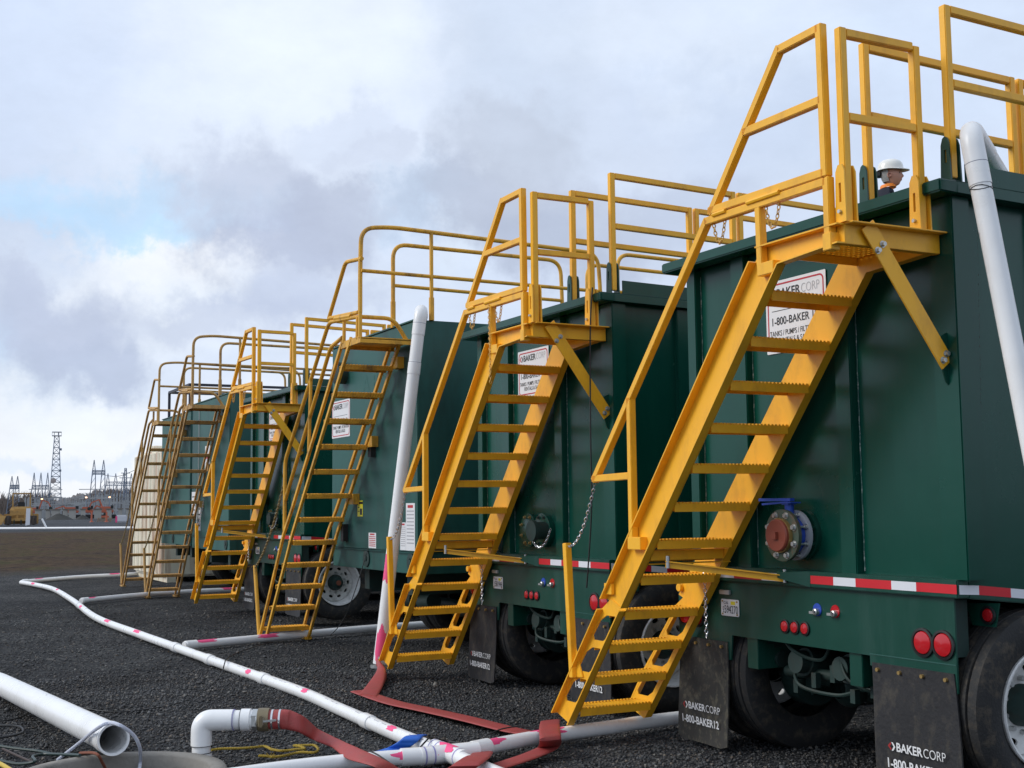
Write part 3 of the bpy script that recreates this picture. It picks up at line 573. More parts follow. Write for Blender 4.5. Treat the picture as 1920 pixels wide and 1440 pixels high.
        part('valve_cap', REDC, V, lambda: MB().lathe([(-.12, .098), (-.165, .098), (-.172, .092), (-.172, .0005)], (0, 0, 0), (0, 1, 0), 32).box(-.022, .022, -.192, -.17, -.022, .022)); part('cap_thread', BRASS, V, lambda: MB().lathe([(-.124, .104), (-.150, .104), (-.150, .097)], (0, 0, 0), (0, 1, 0), 32))
        part('handle', BLUE, V, lambda: MB().bar((.03, -.06, .214), (-.26, -.07, .216), .035, .018).bar((.0, -.06, .2), (-.24, -.07, .188), .02, .012).box(-.06, .06, -.1, -.02, .192, .2))
    else:
        for x, m_ in ((.99, GRN), (1.24, GRN)):
            V = P('blind_flange', m_, lambda: MB().lathe([(.05, .145), (.0, .145), (-.002, .14), (-.002, .0005)] , (0, 0, 0), (0, 1, 0), 32), ('bf', x), loc=(x, 0, 1.42)); bolts_ring(V, 8, .12, .0, 'v3', BRASS if x < 1.1 else DARK, .01)
        V = P('outlet_pipe', DARK, lambda: MB().lathe([(0, .075), (-.1, .075), (-.1, .088), (-.14, .088), (-.145, .0005)], (1.3, 0, 1.42), (0, 1, 0), 24), 'op')
        P('safety_chain', CHR, lambda: chain((1.18, -.1, 1.43), (1.575, -.1, 1.44), .155, .03, .0032), 'sc')
    sign(T, .815 if detail == 1 else .76, 1.385 if detail == 1 else 1.325, .044, 2.555 if detail == 1 else 2.6, 3.015)
    # guard rails on the roof
    for k in range(5): rail_panel(T, 2.42, .0 + k * 1.27, 1.24, YEL); rail_panel(T, 1.80, .0 + k * 1.27, 1.24, YEL)
    # ---- stairs
    yo, yi = -.66, -.08; sl = 2.73 / 2.33
    low_l = [(-.45, .19)]; xe = lambda z: -.45 + (z - .19) / sl; xl = lambda z: xe(z) - .30
    top = [(xl(.15) + .02, .15), (xe(.13), .13), (xe(.95), .95), (xe(2.9), 2.9), (2.34, 2.925), (2.34, 3.03), (1.70, 3.03), (xl(2.96), 2.96)]
    for nm, y, yy in (('o', yo, -1), ('i', yi, 1)):
        up = [(xl(1.0), 1.0), (xe(.92), .92), (xe(2.9), 2.9), (2.34, 2.925), (2.34, 3.03), (xl(2.96) + .06, 3.03), (xl(2.96), 2.96)]
        st = P('stair_stringer', YEL, lambda up=up, y=y: plate2d(up, [], .008, 'y', y - .004), ('up', nm))
        fl = lambda a, b, e, y=y, yy=yy: MB().bar((a[0], y + yy * .03, a[1]), (b[0], y + yy * .03, b[1]), .056, .008, up=(-(b[1] - a[1]), 0, b[0] - a[0])) if 0 else MB().hexa([(a[0], y, a[1]), (b[0], y, b[1]), (b[0], y + yy * .055, b[1]), (a[0], y + yy * .055, a[1]), (a[0] + e[0], y, a[1] + e[1]), (b[0] + e[0], y, b[1] + e[1]), (b[0] + e[0], y + yy * .055, b[1] + e[1]), (a[0] + e[0], y + yy * .055, a[1] + e[1])])
        for i, (a, b, e) in enumerate([((xl(1.0), 1.0), (xl(2.96), 2.96), (.007, -.006)), ((xe(.95), .95), (xe(2.9), 2.9), (-.007, .006)), ((xe(2.9), 2.9), (2.34, 2.925), (0, .008)), ((xl(2.96) + .06, 3.03), (2.34, 3.03), (0, -.008))]):
            part('flange', YEL, st, lambda a=a, b=b, e=e: fl(a, b, e), key=('fl', nm, i))
        # folding lower section with cut-outs
        lo = [(xl(.16) + .03, .17), (xe(.11) - .02, .105), (xe(.13), .13), (xe(.93), .93), (xl(.98) + .09, 1.0), (xl(.93) + .02, .93), (xl(.7), .7), (xl(.62) + .02, .62), (xl(.45), .45)]
        holes = []
        for zc in (.35, .575, .80):
            q = lambda u, v: (xe(zc + v) - .262 + u * .215, zc + v)
            holes.append([q(.22, -.085), q(.78, -.085), q(.95, -.05), q(.95, .06), q(.82, .088), q(.34, .088), q(.10, .05), q(.06, -.055)])
        ls = P('stair_stringer', YEL, lambda lo=lo, holes=holes, y=y: plate2d(lo, holes, .009, 'y', y - .0045 + yy * .006), ('lo', nm))
        for i, (a, b, e) in enumerate([((xl(.16) + .03, .17), (xl(.93) + .02, .93), (.007, -.006)), ((xe(.11), .11), (xe(.93), .93), (-.007, .006))]):
            part('flange', YEL, ls, lambda a=a, b=b, e=e: fl(a, b, e), key=('fl2', nm, i))
        part('hinge', YEL, ls, lambda y=y, yy=yy: MB().cyl((xl(1.03) + .01, y - .03, 1.05), (xl(1.03) + .01, y + .03, 1.05), .026, 14).box(xl(1.03), xl(1.03) + .09, y - .012 + yy * .02, y + .012 + yy * .02, 1.03, 1.10), key=('hg', nm))
    for i in range(12): tread(T, xe(.225 + .2315 * i) - .012, .225 + .2315 * i, yo + .006, yi - .006, YEL)
    def grate():
        mb = MB()
        for i in range(14): x = 1.80 + i * .04; mb.box(x - .007, x + .007, yo + .01, yi, 2.995, 3.012)
        for j in range(16): y = yo + .03 + j * .036; mb.box(1.80, 2.33, y - .005, y + .005, 2.994, 3.010)
        mb.box(1.79, 1.80, yo, yi, 2.95, 3.012); return mb
    P('platform', YEL, grate, 1)
    P('platform_channel', YEL, lambda: MB().box(2.325, 2.341, yo, -.005, 2.925, 3.034).box(2.325, 2.40, yo, -.005, 3.026, 3.034).box(2.29, 2.325, yo, -.005, 2.925, 2.933), 1, bevel=.002)
    # end guard over the platform
    s = .046
    eg = P('guard_rail', YEL, lambda: MB().box(2.31, 2.356, yo, yo + s, 3.036, 4.065).box(2.31, 2.356, -.15, -.15 + s, 3.036, 4.045).box(2.311, 2.355, yo + s, -.15, 4.018, 4.062).box(2.311, 2.355, yo + s, -.15, 3.57, 3.614), 1, bevel=.004)
    for y in (yo + s / 2, -.127):
        for sx in (-1, 1): part('socket', YEL, eg, lambda y=y, sx=sx: plate2d([(2.333 + q, z) for q, z in [(-.04, 3.035), (.04, 3.035), (.034, 3.30), (.018, 3.335), (-.012, 3.335), (-.03, 3.3)]], [[(2.325, 3.14), (2.341, 3.14), (2.341, 3.24), (2.325, 3.24)]], .009, 'y', y + sx * .036 - .0045), key=('gs', y, sx))
        part('bolt', STEEL, eg, lambda y=y: MB().cyl((2.333, y - .036, 3.09), (2.333, y - .056, 3.09), .011, 6), key=('gb', y))
    # folding gate on the outer side
    yr = yo - .03
    def bars(pts, w=s): 
        mb = MB()
        for a, b in pts: mb.bar((a[0], yr, a[1]), (b[0], yr, b[1]), w, w, up=(0, 1, 0))
        return mb
    P('handrail_gate', YEL, lambda: bars([((2.245, 4.107), (2.252, 3.29)), ((2.245, 4.085), (1.914, 4.08)), ((1.922, 4.095), (1.250, 3.305)), ((1.24, 3.325), (2.25, 3.312)), ((1.585, 3.705), (2.245, 3.70))]), 1, bevel=.004)
    P('handrail', YEL, lambda: bars([((2.262, 3.262), (1.205, 3.27)), ((2.262, 3.285), (2.262, 2.93)), ((1.70, 3.25), (1.708, 2.90)), ((1.222, 3.282), (-.135, 1.775)), ((-.14, 1.79), (.325, 1.798)), ((.334, 2.302), (.334, 1.39))]), 1, bevel=.004)
    for b_ in ((.30, .45, yo - .055, yo, 1.33, 1.41), (1.69, 1.83, yo - .055, yo, 2.86, 2.93), (2.235, 2.30, yo - .06, yo, 2.90, 2.99)): P('handrail_bracket', YEL, lambda b_=b_: MB().box(*b_), b_[0], bevel=.003)
    for a_, b_ in ((1.62, 1.90), (1.30, 1.42)): P('hinge', YEL, lambda a_=a_, b_=b_: MB().cyl((a_, yr - .024, 3.289), (b_, yr - .024, 3.289), .014, 8), a_)
    P('grab_post', YEL, lambda: MB().bar((-.528, yr, 1.353), (-.459, yr, .44), .05, .045, up=(0, 1, 0)).hexa([(-.46, yo - .022, .44), (-.46, yo - .012, .44), (-.35, yo - .012, .45), (-.35, yo - .022, .45), (-.475, yo - .022, .70), (-.475, yo - .012, .70), (-.455, yo - .012, .67), (-.455, yo - .022, .67)]), 1, bevel=.003)
    CH = mat('painted_chain', (.62, .36, .08), .45, var=.2)
    for a, b, sg in (((1.27, yr, 3.245), (1.38, yr, 3.25), .13), ((1.75, yr, 3.245), (1.87, yr, 3.25), .14)): P('safety_chain', CH, lambda a=a, b=b, sg=sg: chain(a, b, sg, .03, .0035), ('c', a[0]))
    P('safety_chain', CHR, lambda: chain((-.13, yr, 1.77), (-.52, yr, 1.33), .12, .034, .0035), 'c3')
    P('safety_chain', CHR, lambda: chain((.285, yi - .03, 1.165), (.29, yi - .03, .74), .0, .034, .0035), 'c4')
    # braces
    P('stair_brace', YEL, lambda: MB().bar((2.362, -.53, 3.03), (2.362, -.01, 2.33), .10, .009, up=(1, 0, 0)), 1, bevel=.002)
    P('brace_gusset', GRNF, lambda: plate2d([(-.09, 2.46), (.0, 2.5), (.0, 2.22), (-.02, 2.24)], [], .008, 'x', 2.35), 1)
    for y, z in ((-.47, 2.9), (-.435, 2.935), (-.045, 2.35), (-.02, 2.385)): P('bolt', STEEL, lambda y=y, z=z: MB().cyl((2.366, y, z), (2.386, y, z), .013, 6).cyl((2.366, y, z), (2.370, y, z), .019, 14), ('bb', y))
    P('stair_brace', YEL, lambda: MB().bar((.60, yo + .03, 1.262), (1.03, -.04, 1.172), .045, .006).bar((.60, yo + .03, 1.243), (1.03, -.04, 1.153), .006, .04), 2)
    P('cross_member', YEL, lambda: MB().box(.36, .47, yo + .01, .0, 1.318, 1.324).box(.464, .47, yo + .01, yi - .01, 1.262, 1.318).box(.36, .366, yo + .01, yi - .01, 1.25, 1.318).box(.36, .45, yo + .01, -.02, 1.235, 1.241), 1)
    P('bolt', STEEL, lambda: MB().cyl((1.03, -.05, 1.13), (1.03, -.05, 1.21), .012, 8), 'sb')
    P('bolt', STEEL, lambda: MB().cyl((.62, yo + .035, 1.22), (.62, yo + .035, 1.295), .012, 8), 'sb2')
    if detail == 2: P('safety_chain', CH, lambda: chain((1.70, yr - .03, 3.26), (1.72, yr - .03, 2.62), .0, .028, .0032), 'c5')
    return T
tank_a((0, 0, 0), 0, 'nearest dark green ribbed tank trailer, blue-handled valve with red-brown cap under its yellow stairs', 1)
T2 = tank_a((-3.643, .12, -.015), R(.43), 'dark green ribbed tank trailer with red hose before its stairs, second from the near end', 2)
T4 = tank_a((-12.346, .33, .054), R(2.38), 'dark green ribbed tank trailer with white wheel, beyond the smooth-walled tank', 3)

# ------------------------------------------------------------------ smooth-walled tank trailer with open-bar ladder stairs
def tank_b(loc, rz, label, G, Yl, extras=None, short=False):
    T = thing('tank_trailer', label, 'tank trailer', loc, rz, 'green tank trailers parked in a row')
    P = lambda name, m, fn, key=None, **kw: part(name, m, T, fn, key=('B', name, key) if key is not None else None, **kw)
    W = 2.68
    P('body', G, lambda: MB().box(0, W, 0, 10, 1.15, 3.56), 1, bevel=.012)
    P('frame', G, lambda: MB().box(.0, W, .02, .14, .93, 1.148).box(W - .14, W - .02, .14, 9.8, .93, 1.148).box(.02, .14, .14, 9.8, .93, 1.148).box(-.0, W, -.008, .0, 1.14, 1.156), 1, bevel=.006)
    for x in (1.15, 2.45): P('frame_socket', DARK, lambda: MB().lathe([(.0, .095), (-.012, .095), (-.014, .085), (-.014, .04), (.0, .035)], (0, 0, 0), (0, 1, 0), 24).lathe([(-.002, .03), (-.02, .028), (-.022, .0005)], (0, 0, 0), (0, 1, 0), 12), 'fs', loc=(x, .018, 1.05))
    P('underbody', DARK, lambda: MB().box(.5, 2.2, 1.8, 9, .2, .92).box(.2, 2.45, 2.8, 2.9, .25, .9).cyl((.5, 1.0, .5), (2.2, 1.0, .5), .07, 14).box(.6, .75, .2, 2., .68, .92).box(1.9, 2.05, .2, 2., .68, .92).cyl((.9, .6, .55), (1.2, .6, .58), .09, 14).cyl((1.4, .6, .55), (1.7, .6, .58), .09, 14), 1)
    wheel(T, W - .18, 1.55, .515, 1); wheel(T, .2, 1.55, .515, -1)
    P('roof_lip', G, lambda: MB().box(-.01, W + .01, -.012, .03, 3.56, 3.575), 1)
    # stairs: each side is a pair of flat bars
    ox = -7.5
    Lb = [(-5.37, 3.37), (-7.12, 1.60), (-7.421, 1.328), (-8.409, .045)]; Rb_ = [(-5.107, 3.37), (-6.84, 1.58), (-7.077, 1.333), (-8.151, .022)]
    for y in (-.62, -.075):
        for nm, q in (('l', Lb), ('r', Rb_)):
            def mk(q=q, y=y):
                mb = MB()
                for a, b in zip(q, q[1:]): mb.bar((a[0] - ox, y, a[1]), (b[0] - ox, y, b[1]), .045, .03, up=(0, 1, 0))
                return mb
            P('stair_stringer', Yl, mk, (nm, y), bevel=.003)
    P('foot_plate', Yl, lambda: MB().box(-.93, -.63, -.66, -.58, .0, .03).box(-.93, -.63, -.12, -.04, .0, .03), 1)
    for i in range(12):
        z = .17 + i * .268; x = -8.13 + (z - .15) * .946 - ox
        def trd():
            mb = MB(); mb.box(-.2, 0, 0, .53, -.006, 0).box(-.006, 0, 0, .53, -.05, -.006).box(-.2, -.194, 0, .53, -.05, -.006)
            for k in range(15): mb.bar((-.19, .02 + k * .034, .003), (-.01, .035 + k * .034, .003), .008, .01)
            for k in range(18): mb.bar((.003, .008 + k * .029, -.045), (.003, .024 + k * .029, -.008), .006, .008)
            return mb
        P('stair_tread', Yl, trd, 'tr', loc=(x, -.605, z))
    P('platform', Yl, lambda: MB().box(2.08, W, -.62, -.02, 3.33, 3.338).box(2.08, W, -.63, -.62, 3.29, 3.36).box(W - .01, W, -.62, -.02, 3.29, 3.35).box(2.08, 2.09, -.62, -.02, 3.29, 3.33), 1)
    yo = -.62; r = .022
    def poly(pts, y=yo): return [(a - ox, y, b) for a, b in pts]
    P('handrail', Yl, lambda: MB().tube(bend(poly([(-7.40, 1.36), (-7.395, 2.18), (-5.819, 3.63)]) + [(-4.90 - ox, yo, 3.565)] + [(W - .04, -.25, 3.56), (W - .04, -.1, 3.33)], .1), r, 10)
      .tube(poly([(-6.437, 3.06), (-6.50, 2.25)]), r * .9, 8).tube(poly([(-5.33, 3.57), (-5.336, 3.34)]), r * .9, 8).tube(poly([(-4.92, 3.56), (-4.93, 3.34)]), r, 8), 1)
    P('handrail', Yl, lambda: MB().tube(bend(poly([(-7.38, 1.72), (-5.763, 3.35), (-5.38, 3.41)]), .08), r, 10), 2)
    P('handrail_gate', Yl, lambda: MB().tube(bend(poly([(-5.819, 3.68), (-5.292, 4.20), (-4.80, 4.15)]), .07), r, 10).tube(poly([(-5.83, 3.675), (-4.90, 3.61)]), r, 10).tube(poly([(-5.6, 3.64), (-5.1, 3.60)]), r * 1.3, 8), 1)
    P('guard_rail', Yl, lambda: MB().tube(bend([(W - .03, yo, 3.60), (W - .03, yo, 4.02), (W - .0, yo, 4.47), (W, -.3, 4.51), (W, 2.2, 4.44), (W, 2.25, 3.56)], .17, 7), .023, 10).tube([(W, yo, 4.03), (W, 2.2, 4.01)], .02, 8).tube([(W, .16, 4.5), (W, .16, 3.56)], .022, 8).tube([(W, .16, 3.8), (W, .16, 3.56)], .03, 8).tube([(W - .03, yo, 3.60), (W - .03, yo, 3.34)], .022, 8), 1)
    P('guard_rail', Yl, lambda: MB().tube(bend([(2.0, 0, 3.56), (2.0, .0, 4.49), (2.0, 2.1, 4.47), (2.0, 2.13, 3.56)], .17, 7), .023, 10).tube([(2., 0, 4.03), (2., 2.12, 4.0)], .02, 8).tube([(2., 0, 3.85), (2., 0, 3.56)], .03, 8), 2)
    if not short: P('guard_rail', Yl, lambda: MB().tube(bend([(W, 2.45, 3.56), (W, 2.46, 4.46), (W, 6., 4.40), (W, 6., 3.56)], .17, 7), .023, 10).tube([(W, 2.46, 4.02), (W, 6, 3.98)], .02, 8).tube(bend([(2., 2.45, 3.56), (2., 2.46, 4.46), (2., 6., 4.40), (2., 6., 3.56)], .17, 7), .023, 10).tube([(2., 2.46, 4.02), (2., 6, 3.98)], .02, 8), 3)
    P('grab_post', Yl, lambda: MB().tube(poly([(-8.655, .909), (-8.43, .05)]), .024, 10), 1)
    P('safety_chain', mat('dull_chain', (.28, .2, .08), .5, metal=.3), lambda: chain((-8.65 - ox, yo, .88), (-7.41 - ox, yo, 1.95), .14, .045, .006), 'c')
    for z in (1.72, 2.35, 3.15): P('stair_bracket', Yl, lambda z=z: MB().box(-8.13 + (z - .15) * .946 - ox - .06, -8.13 + (z - .15) * .946 - ox + .1, -.075, 0, z - .06, z + .06), ('sb', z))
    if extras: extras(T, P)
    return T
def ex3(T, P):
    sign(T, -.02 + .03, .64, -.001, 2.46, 2.905)
    def stick(x0, x1, z0, z1, m, lines, key):
        s = P('warning_sticker', m, lambda: MB().box(x0, x1, -.003, -.0005, z0, z1), key)
        for i, (mm, a, b, c, d) in enumerate(lines): part('lettering', mm, s, lambda a=a, b=b, c=c, d=d: MB().box(x0 + a * (x1 - x0), x0 + b * (x1 - x0), -.0042, -.0032, z0 + c * (z1 - z0), z0 + d * (z1 - z0)))
    stick(.90, 1.07, 1.52, 1.70, SIGNY, [(SIGNK, 0, 1, .78, .94), (SIGNK, .5, .9, .1, .5), (SIGNK, .1, .4, .3, .36), (SIGNK, .1, .4, .55, .6)], 's1')
    ln = [(SIGNR, .2, .8, .90, .96)] + [(SIGNG, .1, .9, .82 - i * .075, .845 - i * .075) for i in range(10)]
    stick(1.26, 1.49, 1.17, 1.34, SIGNW, [(SIGNR, .2, .8, .85, .95)] + [(SIGNR, .08, .92, .72 - i * .12, .77 - i * .12) for i in range(6)], 's2')
    stick(2.36, 2.60, 1.17, 1.66, SIGNW, ln, 's3'); stick(2.2, 2.355, 1.17, 1.46, SIGNW, ln, 's4')
    P('stair_stop', DARK, lambda: MB().lathe([(0, .13), (-.12, .13), (-.13, .1), (-.13, .0005)], (.45, 0, 3.22), (0, 1, 0), 24), 'rd')
    text(T, '0', 2.47, -.002, 2.88, .08, .17, SIGNW, .03)
    text(T, 'A B S', 1.05, -.002, 2.93, .75, .2, mat('embossed_paint', (.015, .1, .085), .5), .01)
    for z in (2.28, 1.33): P('rubber_buffer', BLK, lambda z=z: MB().box(-8.13 + (z - .15) * .946 + 7.5 - .0, -8.13 + (z - .15) * .946 + 7.5 + .09, -.06, .0, z - .1, z + .1), ('rb', z))
tank_b((-7.5, 0, 0), 0, 'weathered smooth-walled green tank trailer with warning stickers and bar ladder, third in the row', GRNB, YELB, ex3)
def ex5(T, P):
    st = P('warning_sticker', SIGNW, lambda: MB().box(1.0, 1.35, -.003, 0, 2.35, 2.75), 's1')
    part('lettering', SIGNR, st, lambda: MB().box(1.06, 1.29, -.0042, -.0032, 2.52, 2.60)); part('lettering', SIGNK, st, lambda: MB().box(1.08, 1.27, -.0042, -.0032, 2.42, 2.46))
    for x0, z0, z1 in ((.02, 1.55, 1.95), (.42, 1.25, 1.75)):
        st = P('warning_sticker', SIGNW, lambda x0=x0, z0=z0, z1=z1: MB().box(x0, x0 + .3, -.003, 0, z0, z1), ('s', x0))
        for k in range(4): part('lettering', SIGNK, st, lambda x0=x0, z0=z0, z1=z1, k=k: MB().box(x0 + .04, x0 + .26, -.0042, -.0032, z0 + (z1 - z0) * (.15 + .2 * k), z0 + (z1 - z0) * (.2 + .2 * k)))
    for z in (.0,): P('wall_rib', mat('pale_stripe_paint', (.25, .3, .3), .5), lambda: MB().tube([(.55, -.004, 1.2), (.55, -.004, 3.5)], .018, 4), 'wr')
tank_b((-16.35, .34, 0), 0, 'green tank trailer with rusty bar ladder beside the farthest ribbed tank, white stickers', GRNC, YELR, ex5, True)
tank_b((-20.4, .62, 0), 0, 'farthest green tank trailer with the leftmost rusty ladder, standing against the white tank', GRNC, YELR, None, True)
# steel frame rack on the roof of the farthest tank
def rack():
    mb = MB(); x0, x1, y0, y1, z0, z1 = -20.35, -18.4, .75, 3.2, 3.57, 4.15
    for x in (x0, x1):
        for y in (y0, y1): mb.bar((x, y, z0), (x, y, z1), .05, .05)
        mb.bar((x, y0, z1), (x, y1, z1), .05, .05); mb.bar((x, y0, z0 + .02), (x, y1, z0 + .02), .05, .05)
    for y in (y0, y1): mb.bar((x0, y, z1), (x1, y, z1), .05, .05); mb.bar((x0, y, z0 + .02), (x1, y, z0 + .02), .05, .05)
    return mb
solo('steel_rack', mat('dark_grey_steel', (.035, .035, .05), .5), rack, 'dark steel frame standing on the roof of the farthest tank', 'rack')
# white rusty tank at the far end
TW = thing('storage_tank', 'white rust-streaked storage tank at the far left end of the row', 'tank', (-25.4, 1.0, 0), 0)
part('body', WRUST, TW, lambda: MB().box(0, 3.4, 0, 9, .12, 3.02), bevel=.05)
for x in (.0, .5, .95, 1.4, 1.85, 2.3, 2.75, 3.2): part('rib', WRUST, TW, lambda: MB().tube([(.1, .03, .2), (.1, .03, 2.95)], .07, 10), key='wrib', loc=(x, 0, 0))
part('hatch', WRUST, TW, lambda: MB().lathe([(0, .3), (.18, .3), (.2, .26), (.2, .0005)], (.6, .5, 3.02), (0, 0, 1), 20))
part('skid', WRUST, TW, lambda: MB().box(-.05, 3.45, .1, .3, .0, .12).box(-.05, 3.45, 8.6, 8.8, 0, .12))

# ------------------------------------------------------------------ white pipes
def collar(parent, a, b, r, m=WHITE): part('coupling', m, parent, lambda: MB().tube([a, b], r, 20), bevel=.0)
def paint(parent, c, d, r, ln, w0=.9, seed=0, m=PINK):                # sprayed patch hugging the pipe, ragged ends
    rr = random.Random(seed); c = Vector(c); d = Vector(d).normalized(); u = Vector((0, 0, 1)) if abs(d.z) < .9 else Vector((1, 0, 0)); u = (u - d * u.dot(d)).normalized(); w = d.cross(u); vc = Vector((.72, -.55, .55)); vc = vc - d * vc.dot(d); off = math.atan2(vc.dot(w), vc.dot(u)) + rr.uniform(-.35, .15)
    def mk():
        n, m_ = 17, 8; vs = []; fs = []; ph = rr.uniform(0, 6)
        e0 = [.10 * math.sin(i * .7 + ph) + rr.uniform(-.03, .03) + .13 * abs(i / 8 - 1) ** 3 for i in range(n)]; e1 = [.12 * math.sin(i * .55 + ph * 2) + rr.uniform(-.04, .04) - .13 * abs(i / 8 - 1) ** 3 for i in range(n)]
        for j in range(m_):
            for i in range(n):
                a = off + (i / (n - 1) - .5) * 2 * w0; tt = j / (m_ - 1); s_ = -ln / 2 + ln * (tt + e0[i] * (1 - tt) + e1[i] * tt)
                vs.append(c + d * s_ + (u * math.cos(a) + w * math.sin(a)) * (r + .0012))
        for j in range(m_ - 1):
            for i in range(n - 1): fs.append((j * n + i, j * n + i + 1, (j + 1) * n + i + 1, (j + 1) * n + i))
        return MB().add(vs, fs)
    part('paint_mark', m, parent, mk)
RP = .048
mainpts = [gp(*q, .055) for q in ((40, 1092), (95, 1103), (135, 1125), (180, 1158), (260, 1189), (330, 1214), (430, 1250), (560, 1296), (640, 1331), (740, 1375), (800, 1399), (850, 1416), (905, 1441))]
ext = Vector(mainpts[-1]) + (Vector(mainpts[-1]) - Vector(mainpts[-3])).normalized() * 2.2; mainpts.append((ext.x, ext.y, .055))
MPm = thing('water_pipe', 'long white plastic header pipe with pink paint marks, running past all the stair feet', 'pipe', mainpts[5])
def rel(T, p): return Vector(p) - Vector(T.location)
mp_s = smooth(mainpts, 6)
part('pipe_run', WHITE, MPm, lambda: MB().tube([rel(MPm, p) for p in mp_s], RP, 20))
def along(px): # point & direction on main pipe nearest a photo column
    q = min(range(len(mp_s) - 1), key=lambda i: abs((lambda c: c[0] / c[2] * FPX + 960)(RB @ (np.array(mp_s[i]) - CAM)) - px)); return mp_s[q], (mp_s[q + 1] - mp_s[q]).normalized()
for k, px in enumerate((60, 112, 152, 205, 265, 335, 462, 580, 735)):
    c, d = along(px); paint(MPm, rel(MPm, c), d, RP, .13 if px > 300 else .3, .5, k)
PRT = mat('pipe_print', (.25, .25, .28), .5)
for k, px in enumerate((395, 440, 520, 555, 610, 665, 715, 770)):
    c, d = along(px); d_ = rel(MPm, c)
    for q_ in (0, .05, .16, .21, .30): paint(MPm, d_ + d * q_, d, RP, .03 if q_ in (0, .16) else .06, .035, 200, PRT)
for k, px in enumerate((150, 330, 385, 500, 690)):
    c, d = along(px); c = rel(MPm, c); part('coupling', WHITE, MPm, lambda c=c, d=d: MB().tube([c - d * .08, c - d * .078, c + d * .078, c + d * .08], [RP, RP + .008, RP + .008, RP], 20))
c, d = along(838); TEE = Vector(c); c = rel(MPm, c)
part('tee_fitting', WHITE, MPm, lambda: MB().tube([c - d * .22, c + d * .22], RP + .010, 22).tube([c, c + Vector((0, .2, 0))], RP + .01, 20).tube([c, c - Vector((0, .2, 0))], RP + .01, 20))
for s_ in (-.2, -.12, .16): part('primer_ring', PURP, MPm, lambda s_=s_: MB().tube([c + d * s_, c + d * (s_ + .012)], RP + .0115, 20, cap=False))
paint(MPm, c + d * .02, d, RP + .011, .2, .7, 31)
for cc, rad in ((c - Vector((0, .17, 0)), 1), (c - Vector((0, .11, 0)), 1)): part('primer_ring', PURP, MPm, lambda cc=cc: MB().tube([cc, cc - Vector((0, .01, 0))], RP + .0115, 20, cap=False))
def branch(pts, label, marks, r=RP, tee=True):
    T = thing('branch_pipe', label, 'pipe', pts[0], 0, 'white branch pipes laid on the gravel')
    ps = [rel(T, p) for p in smooth(pts, 6)]; part('pipe_run', WHITE, T, lambda: MB().tube(ps, r, 18))
    d0 = (ps[1] - ps[0]).normalized(); part('coupling', WHITE, T, lambda: MB().tube([ps[0] + d0 * .02, ps[0] + d0 * .16], r + .009, 18))
    for k, t_ in enumerate(marks):
        i = int(t_ * (len(ps) - 2)); paint(T, ps[i], (ps[i + 1] - ps[i]), r, .26, .6, 50 + k + int(abs(pts[0][0]) * 3))
    return T
branch([gp(42, 1091, .055), gp(150, 1082, .055), gp(245, 1077, .055), gp(330, 1070, .055), (-27., 3.6, .055)], 'white branch pipe from the far corner of the header, passing the leftmost ladder foot', (.1, .45))
branch([gp(152, 1127, .055), gp(300, 1113, .055), gp(480, 1104, .055), (-17.4, 3.4, .055)], 'white branch pipe on the gravel below the second ladder from the left', (.08, .62, .8))
b3 = branch([gp(345, 1211, .055), gp(500, 1196, .055), gp(700, 1178, .055), gp(868, 1166, .055)], 'white branch pipe passing under the third tank and its ladder foot', (.12, .38, .95))
b4 = branch([tuple(TEE + Vector((-.02, .16, 0))), gp(1000, 1384, .055), gp(1150, 1363, .055), (-.67, .3, .055), (-.8, 3., .055)], 'white branch pipe running under the nearest stairs towards the tyres', (.13, .33))
c1_ = branch([tuple(TEE + Vector((.0, -.16, 0))), gp(700, 1424, .06), gp(560, 1438, .06), gp(400, 1460, .06), (-.1, -4.2, .06)], 'white branch pipe heading left along the bottom edge under the red hose', (.12,))
# riser beyond the third tank's branch
rp = gp(808, 1150, .055); RI = thing('riser_pipe', 'short upright white pipe with pink paint under the third tank', 'pipe', (rp[0], rp[1], 0))
part('pipe_run', WHITE, RI, lambda: MB().tube([(0, 0, .05), (-.04, .0, .75)], .055, 16)); paint(RI, (-.03, 0, .6), (0, 0, 1), .055, .3, 1.4, 5)
part('elbow', WHITE, RI, lambda: MB().tube(bend([(0, 0, .14), (0, 0, .055), (.35, .15, .055)], .06), .06, 14))
# standpipes
def standpipe(a, b, r, label, back, marks, col):
    T = thing('standpipe', label, 'pipe', a); A = Vector((0, 0, 0)); B = Vector(b) - Vector(a); d = (B - A).normalized()
    part('pipe_run', WHITE, T, lambda: MB().tube([A, B], r, 24))
    part('elbow', WHITE, T, lambda: MB().tube(bend([B - d * .14, B + d * .12, B + d * .12 + Vector(back)], .13, 8), r + .004, 24))
    for s_ in col: part('coupling', WHITE, T, lambda s_=s_: MB().tube([B - d * (s_ + .12), B - d * s_], r + .0035, 24)); part('primer_ring', mat('dark_joint_line', (.12, .13, .2), .6), T, lambda s_=s_: MB().tube([B - d * (s_ + .003), B - d * s_], r + .0045, 24, cap=False))
    for k, (s_, ln) in enumerate(marks): paint(T, d * s_, d, r, ln, .8, 70 + k)
    return T, d, B
sp1, d1, B1 = standpipe((-4.55, -.53, .10), (-4.43, -.14, 3.48), .062, 'tall white leaning standpipe with pink paint between the second and third tanks', (-.46, .2, 0), ((.20, .30), (.93, .26)), (.02, .42))
part('hose_clamp', STEEL, sp1, lambda: MB().tube([(0, 0, -.035), (0, 0, -.01)], .086, 20))
sp2, d2, B2 = standpipe((3.14, .06, .06), (2.622, -.03, 3.42), .0535, 'large white plastic pipe leaning up the side of the nearest tank, elbow over its rim', (-.30, .45, -.01), (), (.08,))
